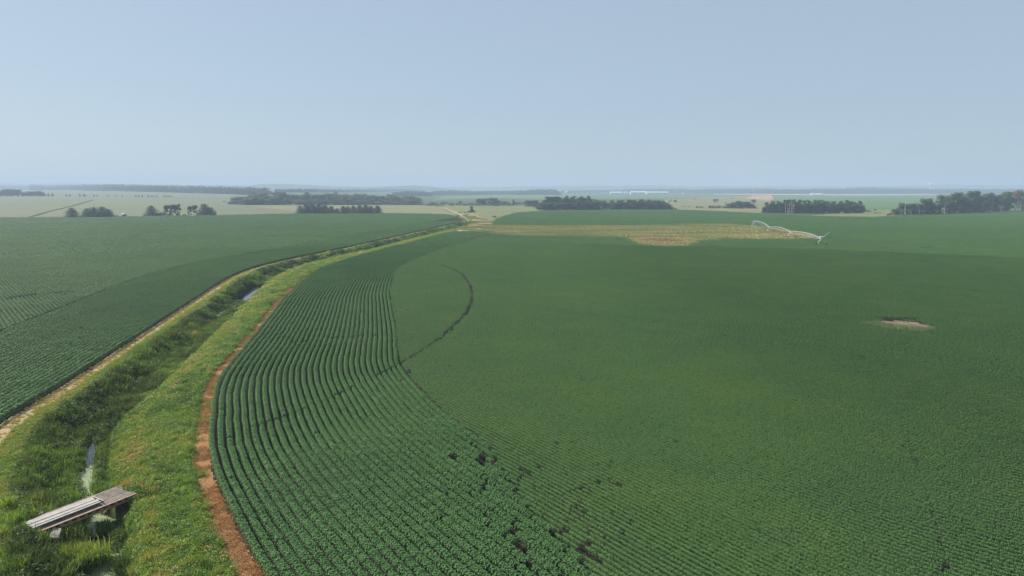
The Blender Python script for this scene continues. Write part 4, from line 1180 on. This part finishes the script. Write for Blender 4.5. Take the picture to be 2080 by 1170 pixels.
far_wood('distant_woods', [(1140, 392), (1240, 391), (1400, 392), (1560, 393.5), (1900, 393), (2400, 393)], [(1140, 387), (1200, 386.5), (1240, 386), (1290, 383.5), (1360, 383), (1400, 384.5), (1430, 383.5), (1540, 382), (1600, 384), (1700, 383), (1760, 380), (1900, 383), (2000, 383.5), (2400, 383)], 'long hazy belt of woods behind the white barns', FW, 1.7, 2)
far_wood('distant_woods', [(560, 391), (700, 391), (860, 391)], [(560, 384), (620, 383), (700, 385), (800, 383), (860, 384)], 'blue woods on the far hill behind the grey wood', FW, 2.0, 2)
# dark grassy line across the pale field on the left
pl = Curve(poly_px([(62, 441), (75, 437.5), (100, 430), (128, 423.5), (150, 418), (175, 410.5), (190, 406.5)]), 1.5)
n = len(pl.p); q = np.repeat(pl.p, 3, 0) + rng.normal(0, .8, (n * 3, 2))
scatter('grassy_bank', weed, np.column_stack([q, terrain(q[:, 0], q[:, 1])]), rng.uniform(0, 6, n * 3), rng.uniform(.6, 1.2, n * 3) * np.interp(np.hypot(*q.T), [600, 1600], [.25, .55]), rng.integers(14, 16, n * 3), np.clip(rng.normal(.3, .08, n * 3), 0, 1), 'dark line of rank grass crossing the pale field on the left', 'plants')
# rank grass along the far edge of the left field
q = np.repeat(Curve(LEFT_OUT[3:], 2.0).p, 2, 0); q = q + rng.normal(0, .7, q.shape) + [0, 1.5]
scatter('field_margin', weed, np.column_stack([q, terrain(q[:, 0], q[:, 1])]), rng.uniform(0, 6, len(q)), rng.uniform(.4, .9, len(q)), rng.integers(14, 16, len(q)), np.clip(rng.normal(.2, .08, len(q)), 0, 1), 'rank dark grass along the far margin of the left field', 'plants')

# ------------------------------------------------------------------ plank bridge over the ditch
M['oldwood'] = plain('weathered dark planks', (.16, .135, .115), .85, var=.4, scale=2.2, spec=.2)
M['palewood'] = plain('bleached grey planks', (.30, .285, .265), .8, var=.22, scale=2.5, spec=.2)
M['rust'] = plain('rusty tan steel', (.23, .155, .10), .7, var=.4, scale=3, spec=.3)
M['dark'] = plain('painted slot shade', (.02, .018, .016), .9)
M['concrete'] = plain('old concrete', (.27, .245, .205), .9, var=.25, scale=3, spec=.2)
M['mossy'] = plain('mossy dark concrete', (.10, .10, .075), .95, var=.4, scale=2, spec=.1)
def build_bridge():
    L = float(np.hypot(*(BR_B - BR_A)))
    o = empty('plank_bridge', (*BR_A, -.08), math.atan2(br_u[1], br_u[0]), label='weathered plank footbridge lying across the weedy ditch', cat='bridge')
    b = MB()
    for k in range(8):                                      # deck boards run lengthwise, ends uneven
        y = -1.0 + .287 * k
        e0, e1 = random.uniform(-.3, .15), random.uniform(-.25, .25)
        b.box(((L + e1 + e0) / 2, y, .36 + random.uniform(-.012, .012)), (L + e1 - e0, random.uniform(.225, .268), .07), random.uniform(-.007, .007), bev=.012)
    part('deck', b.mesh('deck', M['oldwood']), o)
    for y in (-1.22, 1.22):
        b = MB()
        b.box((L / 2, y, .19), (L - .1, .10, .40), mi=0)
        b.box((L / 2, y - .05 * np.sign(1), .375), (L - .1, .20, .035), mi=0)
        if y < 0:
            for k in range(11): b.box((.75 + k * .56, y - .052, .22), (.30, .012, .12), mi=1)  # near-black plates on the beam face; the slots' shade is put into colour
        part('side_beam', b.mesh('side_beam', [M['rust'] if y < 0 else M['oldwood'], M['dark']]), o)
    b = MB()
    for k in range(6): b.box((.5 + k * 1.2, 0, .20), (.16, 2.3, .20))
    part('cross_timber', b.mesh('cross_timber', M['oldwood']), o)
    p = part('plank_panel', None or (lambda m: [m.box((2.35 + random.uniform(-.12, .05), -.78 + .245 * k + (.05 if k > 2 else 0), .60 + random.uniform(-.03, .03)), (4.75 + random.uniform(-.16, .1), random.uniform(.19, .228), .06), random.uniform(-.009, .009), bev=.01) for k in range(6)] and m)(MB()).mesh('plank_panel', M['palewood']), o)
    b = MB()
    for x in (.5, 1.9, 3.3, 4.45): b.box((x, -.17, .48), (.14, 1.36, .17))
    part('batten', b.mesh('batten', M['oldwood']), p)
    b = MB(); b.box((4.78, -.17, .56), (.10, 1.52, .17), bev=.012)
    part('end_board', b.mesh('end_board', M['palewood']), p)
    for x in (-.1, L - .1):
        b = MB(); b.box((x, 0, -.35), (.45, 2.7, .68), bev=.03)
        part('abutment', b.mesh('abutment', M['mossy']), o)
build_bridge()
def rock(name, px, py, size, label, z=.2, rz=.4):
    x, y = ground_at(px, py, z)
    b = MB(); b.box((0, 0, 0), size, bev=min(size) * .18)
    for v in b.bm.verts: v.co += Vector((random.uniform(-1, 1), random.uniform(-1, 1), random.uniform(-1, 1))) * min(size) * .10
    o = link(bpy.data.objects.new(name, b.mesh(name, M['concrete']))); o.location = (x, y, z); o.rotation_euler = (.12, -.18, rz)
    tag(o, label, 'block')
rock('concrete_block', 112, 1086, (1.05, .6, .3), 'tilted broken concrete block in the weeds below the bridge', -.12, 1.9)
rock('concrete_chunk', 82, 1044, (.42, .34, .24), 'small pale concrete chunk in the weeds left of the bridge', .1, .5)
def reeds(spec):
    P, S, V, T = [], [], [], []
    for px, py, n, r, tn, sc in spec:
        x, y = ground_at(px, py, 0.0)
        q = np.array([x, y]) + rng.normal(0, r, (n, 2))
        q = q[~on_bridge(q[:, 0], q[:, 1], -.15)]
        P.append(np.column_stack([q, np.maximum(land_z(q[:, 0], q[:, 1]), -1.4) - .05])); S.append(sc * rng.uniform(.7, 1.2, len(q))); V.append(rng.integers(9, 12, len(q))); T.append(np.clip(rng.normal(tn, .05, len(q)), 0, 1))
    P = np.vstack(P)
    scatter('reeds', weed, P, rng.uniform(0, 6, len(P)), np.concatenate(S), np.concatenate(V), np.concatenate(T), 'yellow green reed tufts standing by the plank bridge', 'plants', rng.normal(0, .15, (len(P), 2)))
reeds([(96, 1090, 12, .35, .62, .7), (118, 1076, 10, .3, .6, .6), (210, 1040, 8, .3, .5, .6), (60, 1076, 12, .5, .66, .6), (134, 1066, 16, .55, .74, .95), (150, 1052, 7, .35, .78, .8), (166, 1100, 14, .5, .72, .9), (182, 1108, 9, .5, .68, .9), (246, 999, 14, .55, .97, .55), (262, 1000, 12, .5, 1.0, .45), (222, 1000, 10, .4, .85, .6), (62, 1030, 9, .6, .7, .9), (70, 1048, 8, .6, .66, .9), (40, 1070, 12, .9, .6, .8)])

# ------------------------------------------------------------------ centre pivot irrigation machine
M['galv'] = plain('galvanised steel', (.36, .39, .40), .45, .2, .12, 2)
M['tyre'] = plain('black rubber', (.03, .03, .03), .85)
M['white'] = plain('white paint', (.80, .80, .78), .5, 0, .06, .8)
def build_pivot():
    pts = [np.array(ground_at(1530.5, 461.5)), np.array(ground_at(1563.5, 473.2)), np.array(ground_at(1606.5, 484)), np.array(ground_at(1667.5, 499.5))]
    o = empty('irrigation_pivot', (*pts[0], 0), label='long galvanised centre pivot irrigation machine crossing the dry meadow', cat='irrigation machine')
    q = [Vector((*(p - pts[0]), 0)) for p in pts]
    hz = [3.75, 3.0, 3.0, 2.95]
    top = [Vector((a.x, a.y, h)) for a, h in zip(q, hz)]
    u = (q[3] - q[0]).normalized(); n = Vector((u.y, -u.x, 0))
    b = MB()
    for sx in (-1, 1):
        for sy in (-1, 1): b.tube((sx * 1.5, sy * 1.5, 0), (sx * .22, sy * .22, 3.7), .09, n=6)
    for z, w in ((1.2, 1.05), (2.4, .68)):
        c = [Vector((sx * w, sy * w, z)) for sx, sy in ((-1, -1), (1, -1), (1, 1), (-1, 1))]
        b.path(c + [c[0]], .05)
    b.tube((0, 0, 0), (0, 0, 4.3), .16); b.box((0, 0, 4.2), (.5, .5, .35))
    part('pivot_tower', b.mesh('pivot_tower', M['galv']), o)
    for k in range(3):
        A, B = top[k], top[k + 1]
        N = 10
        arch = [A.lerp(B, t / N) + Vector((0, 0, 1.15 * 4 * (t / N) * (1 - t / N))) for t in range(N + 1)]
        b = MB(); b.path(arch, .12, 8)
        s = part('span_pipe', b.mesh('span_pipe', M['galv']), o)
        b = MB()
        for side in (-1, 1):
            low = [A.lerp(B, t / N) + Vector((0, 0, 1.15 * 4 * (t / N) * (1 - t / N) - 1.15 * math.sin(math.pi * t / N) ** .6)) + n * side * .85 * math.sin(math.pi * t / N) ** .5 for t in range(1, N)]
            b.path([A] + low + [B], .028, 5)
            for t in range(1, N):
                b.tube(arch[t], low[t - 1], .028, n=4)
        for t in range(1, N):
            w = .85 * math.sin(math.pi * t / N) ** .5
            c = A.lerp(B, t / N) + Vector((0, 0, 1.15 * 4 * (t / N) * (1 - t / N) - 1.15 * math.sin(math.pi * t / N) ** .6))
            b.tube(c - n * w, c + n * w, .02, n=4)
        part('truss', b.mesh('truss', M['galv']), s)
        b = MB()
        for side in (-1, 1):
            b.tube(B, q[k + 1] + n * side * 2.0 + Vector((0, 0, .55)), .055, n=6)
            b.tube(B - u * .8, q[k + 1] + n * side * 2.0 + Vector((0, 0, .55)), .035, n=5)
        b.tube(q[k + 1] + n * -2.0 + Vector((0, 0, .55)), q[k + 1] + n * 2.0 + Vector((0, 0, .55)), .06, n=6)
        b.box(B + Vector((0, 0, -.05)), (.5, .5, .4))
        dt = part('drive_tower', b.mesh('drive_tower', M['galv']), o)
        for side in (-1, 1):
            b = MB(); c = q[k + 1] + n * side * 2.0 + Vector((0, 0, .62))
            b.tube(c - u * .17, c + u * .17, .62, n=18); b.tube(c - u * .18, c + u * .18, .3, n=12, mi=1)
            # the wheel rolls along n: its axle lies along the machine
            part('wheel', b.mesh('wheel', [M['tyre'], M['galv']]), dt)
    E = top[3]
    for side in (-1, 1):
        b = MB(); b.tube(E + n * side * .6 + Vector((0, 0, .6)), E + n * side * 3.2 + Vector((0, 0, 3.1)), .07, .05, 6)
        part('guy_mast', b.mesh('guy_mast', M['galv']), o)
    b = MB(); b.box(E + Vector((0, 0, .85)), (1.5, 1.0, .42), bev=.05); b.tube(E, E + Vector((0, 0, .7)), .1)
    part('control_box', b.mesh('control_box', M['white']), o)
    b = MB(); b.path([E - u * 0, E - n * -2.0 + u * .5 + Vector((0, 0, -.1)), E - n * -5.0 + u * .8], .11, 6); b.tube(E + n * 5 + u * .8, E + n * 5.6 + u * .8 + Vector((0, 0, .25)), .08, .05)
    part('end_boom', b.mesh('end_boom', M['galv']), o)
build_pivot()

# ------------------------------------------------------------------ truck, tank trailer and tank at the far edge of the left field
M['glass'] = plain('dark glass', (.03, .04, .05), .1, spec=.6)
M['cream'] = plain('cream poly tank', (.72, .68, .55), .5, var=.08)
M['steel'] = plain('dark painted steel', (.06, .065, .07), .6)
def wheel(parent, c, r, w, name='wheel'):
    b = MB(); b.tube((c[0], c[1] - w / 2, c[2]), (c[0], c[1] + w / 2, c[2]), r, n=18)
    t = part(name, b.mesh('tyre', M['tyre']), parent)
    b = MB(); b.tube((c[0], c[1] - w / 2 - .01, c[2]), (c[0], c[1] + w / 2 + .01, c[2]), r * .55, n=12)
    part('rim', b.mesh('rim', M['galv']), t)
def build_truck():
    x, y = ground_at(240.5, 441.2)
    o = empty('pickup_truck', (x, y, float(terrain(x, y))), 0, label='white pickup truck parked facing left beside the dark conifers', cat='pickup truck')
    b = MB()   # front of the truck points to -x
    b.prism([(-2.7, .55), (-2.75, .95), (-2.55, 1.15), (-1.3, 1.22), (.75, 1.22), (.78, 1.18), (2.65, 1.18), (2.7, .6), (2.2, .5), (-2.2, .5)], -.95, .95, 'y')
    part('body', b.mesh('body', M['white']), o)
    b = MB(); b.prism([(-1.35, 1.21), (-.65, 1.86), (.35, 1.88), (.72, 1.21)], -.86, .86, 'y')
    c = part('cab', b.mesh('cab', M['white']), o)
    b = MB()
    for s in (-1, 1): b.prism([(-1.1, 1.27), (-.6, 1.78), (.27, 1.79), (.5, 1.27)], s * .862, s * .872, 'y')
    b.bm.verts.index_update()
    part('window', b.mesh('window', M['glass']), c)
    b = MB(); b.box((-1.04, 0, 1.555), (.03, 1.5, .78), rot=Matrix.Rotation(R(47), 4, 'Y'))
    part('windscreen', b.mesh('windscreen', M['glass']), c)
    b = MB(); b.box((-2.8, 0, .62), (.14, 1.9, .22), bev=.03); part('bumper', b.mesh('bumper', M['galv']), o)
    for px in (-1.75, 1.75):
        for s in (-1, 1): wheel(o, (px, s * .82, .38), .38, .26)
build_truck()
def build_tank_trailer():
    x, y = ground_at(250.5, 441)
    o = empty('tank_trailer', (x, y + 1.5, float(terrain(x, y))), .05, label='dark farm trailer carrying a cream tank behind the white truck', cat='trailer')
    b = MB(); b.box((0, 0, .95), (4.3, 1.9, .18)); b.box((-2.9, 0, .8), (1.7, .14, .14)); b.box((0, 0, 1.35), (3.2, 1.6, .5)); b.box((1.7, 0, 1.4), (.6, 1.5, .8))
    part('frame', b.mesh('frame', M['steel']), o)
    b = MB(); b.tube((-1.5, 0, 2.25), (1.3, 0, 2.25), .72, n=20); b.ball((-1.5, 0, 2.25), (.32, .72, .72), 3); b.ball((1.3, 0, 2.25), (.32, .72, .72), 3); b.tube((-.1, 0, 2.9), (-.1, 0, 3.08), .22, n=12)
    part('tank', b.mesh('tank', M['cream']), o)
    for px in (-.6, .6):
        for s in (-1, 1): wheel(o, (px, s * .98, .42), .42, .26)
    x, y = ground_at(262.2, 440.6)
    o = empty('upright_tank', (x, y, float(terrain(x, y))), 0, label='small upright pale tank standing right of the tank trailer', cat='tank')
    b = MB(); b.tube((0, 0, .25), (0, 0, 1.6), .5, .46, 16); b.tube((0, 0, 1.6), (0, 0, 1.9), .46, .14, 16); part('shell', b.mesh('shell', M['cream']), o)
    b = MB(); b.box((0, 0, .12), (1.3, 1.3, .24)); part('base', b.mesh('base', M['concrete']), o)
build_tank_trailer()

# ------------------------------------------------------------------ far farm buildings, silo, water tower
M['barnwhite'] = plain('white metal siding', (.62, .63, .64), .5, var=.05, scale=.3)
M['barnroof'] = plain('pale metal roof', (.55, .57, .6), .45, var=.06, scale=.3)
M['barndoor'] = plain('grey barn door', (.28, .29, .31), .6)
def barn(px0, px1, base, top, label, depth=16, group=None, y_off=0, rz=0, cat='barn', wallm='barnwhite', roofm='barnroof'):
    x0, y0 = ground_at(px0, base); x1, _ = ground_at(px1, base)
    w = abs(x1 - x0); h = (base - top) * y0 / FOC
    zz = float(terrain((x0 + x1) / 2, y0))
    eave = h * .62
    o = empty('barn', ((x0 + x1) / 2, y0 + y_off, zz), rz, label=label, cat=cat, group=group)
    b = MB(); b.box((0, depth / 2, eave / 2), (w, depth, eave))
    wl = part('wall', b.mesh('wall', M[wallm]), o)
    b = MB(); b.prism([(-.6, eave - .1), (depth / 2, h), (depth + .6, eave - .1), (depth + .6, eave + .2), (depth / 2, h + .35), (-.6, eave + .2)], -w / 2 - .5, w / 2 + .5, 'x')
    b.prism([(0, eave), (depth / 2, h - .1), (depth, eave)], -w / 2 + .1, w / 2 - .1, 'x')
    part('roof', b.mesh('roof', M[roofm]), o)
    n = max(1, int(w / 28))
    for k in range(n):
        b = MB(); b.box(((k + .5) / n * w - w / 2, -.08, eave * .36), (min(4.5, w * .3), .14, eave * .72))
        part('door', b.mesh('door', M['barndoor']), o)
FB = 'white farm buildings on the plain'
barn(1241, 1264, 394.2, 389.6, 'bright white barn at the left end of the long white barns', 30, FB)
barn(1268.5, 1275.5, 393.6, 389.6, 'small white shed between the two long white barns', 16, FB)
barn(1281, 1313, 394.4, 388.6, 'long white barn second from the left on the plain', 24, FB)
barn(1313.8, 1358, 394.5, 389.3, 'longest white barn at the right end of the barn line', 24, FB)
barn(1386, 1389, 393.6, 391.8, 'tiny white shed right of the longest barn', 10, FB)
barn(1147.5, 1152.5, 393, 388.2, 'small white barn by the rounded hazy wood', 14, 'small farm by the hazy wood')
barn(1137, 1141.5, 391.5, 388.8, 'tiny white house left of the small white barn', 12, 'small farm by the hazy wood', cat='house')
barn(1166, 1168, 390, 387.8, 'tiny pale shed right of the small white barn', 10, 'small farm by the hazy wood')
barn(765, 772, 390.5, 387.8, 'pale farm building on the hillside behind the grey wood', 14)
barn(1648.8, 1658, 395.6, 392.9, 'leftmost white house of the far farmstead on the right', 12, 'far farmstead on the right', cat='house')
barn(1660.5, 1665.5, 395.6, 392.6, 'middle white house of the far farmstead on the right', 12, 'far farmstead on the right', cat='house')
barn(1667.5, 1671.3, 395.6, 392.7, 'rightmost white house of the far farmstead on the right', 12, 'far farmstead on the right', cat='house')
barn(1719, 1727, 386.6, 382.6, 'pale shed on the far wooded ridge beside the silo', 14)
def silo(px, d, top, h, r):
    x = (px - 1040) / FOC * d
    zt = CAM_H + (HORIZON - top) * d / FOC
    o = empty('silo', (x, d, 0), label='pale upright silo above the far woods on the right', cat='silo')
    b = MB(); b.tube((0, 0, 0), (0, 0, zt - 2), r, n=20); part('shell', b.mesh('shell', M['barnwhite']), o)
    b = MB(); b.ball((0, 0, zt - 2), (r, r, 2), 3); part('dome', b.mesh('dome', M['barnroof']), o)
silo(1705, 3500, 379.3, 14, 3.2)
def water_tower(px, d, top):
    x = (px - 1040) / FOC * d
    zt = CAM_H + (HORIZON - top) * d / FOC
    o = empty('water_tower', (x, d, 0), label='white bulb water tower above the far ridge on the right', cat='water tower')
    b = MB(); b.tube((0, 0, 0), (0, 0, 6), 3.5, 1.6, 16); b.tube((0, 0, 6), (0, 0, zt - 7), 1.5, 1.5, 16); part('stem', b.mesh('stem', M['barnroof']), o)
    b = MB(); b.ball((0, 0, zt - 4.6), (7.5, 7.5, 4.6), 3); b.tube((0, 0, zt - 11), (0, 0, zt - 6.5), 1.6, 5.5, 18); part('bulb', b.mesh('bulb', M['white']), o)
water_tower(1880.5, 3400, 372.8)
x, y = ground_at(1760, 399.5)
b = MB(); b.tube((0, 0, 0), (0, 0, 6.5), .35, .3, 8); b.box((0, 0, 6.6), (1.5, .9, .6), bev=.1)
o = link(bpy.data.objects.new('well_post', b.mesh('well_post', M['white']))); o.location = (x, y, 0)
tag(o, 'lone pale post standing in the far green field on the right', 'post')
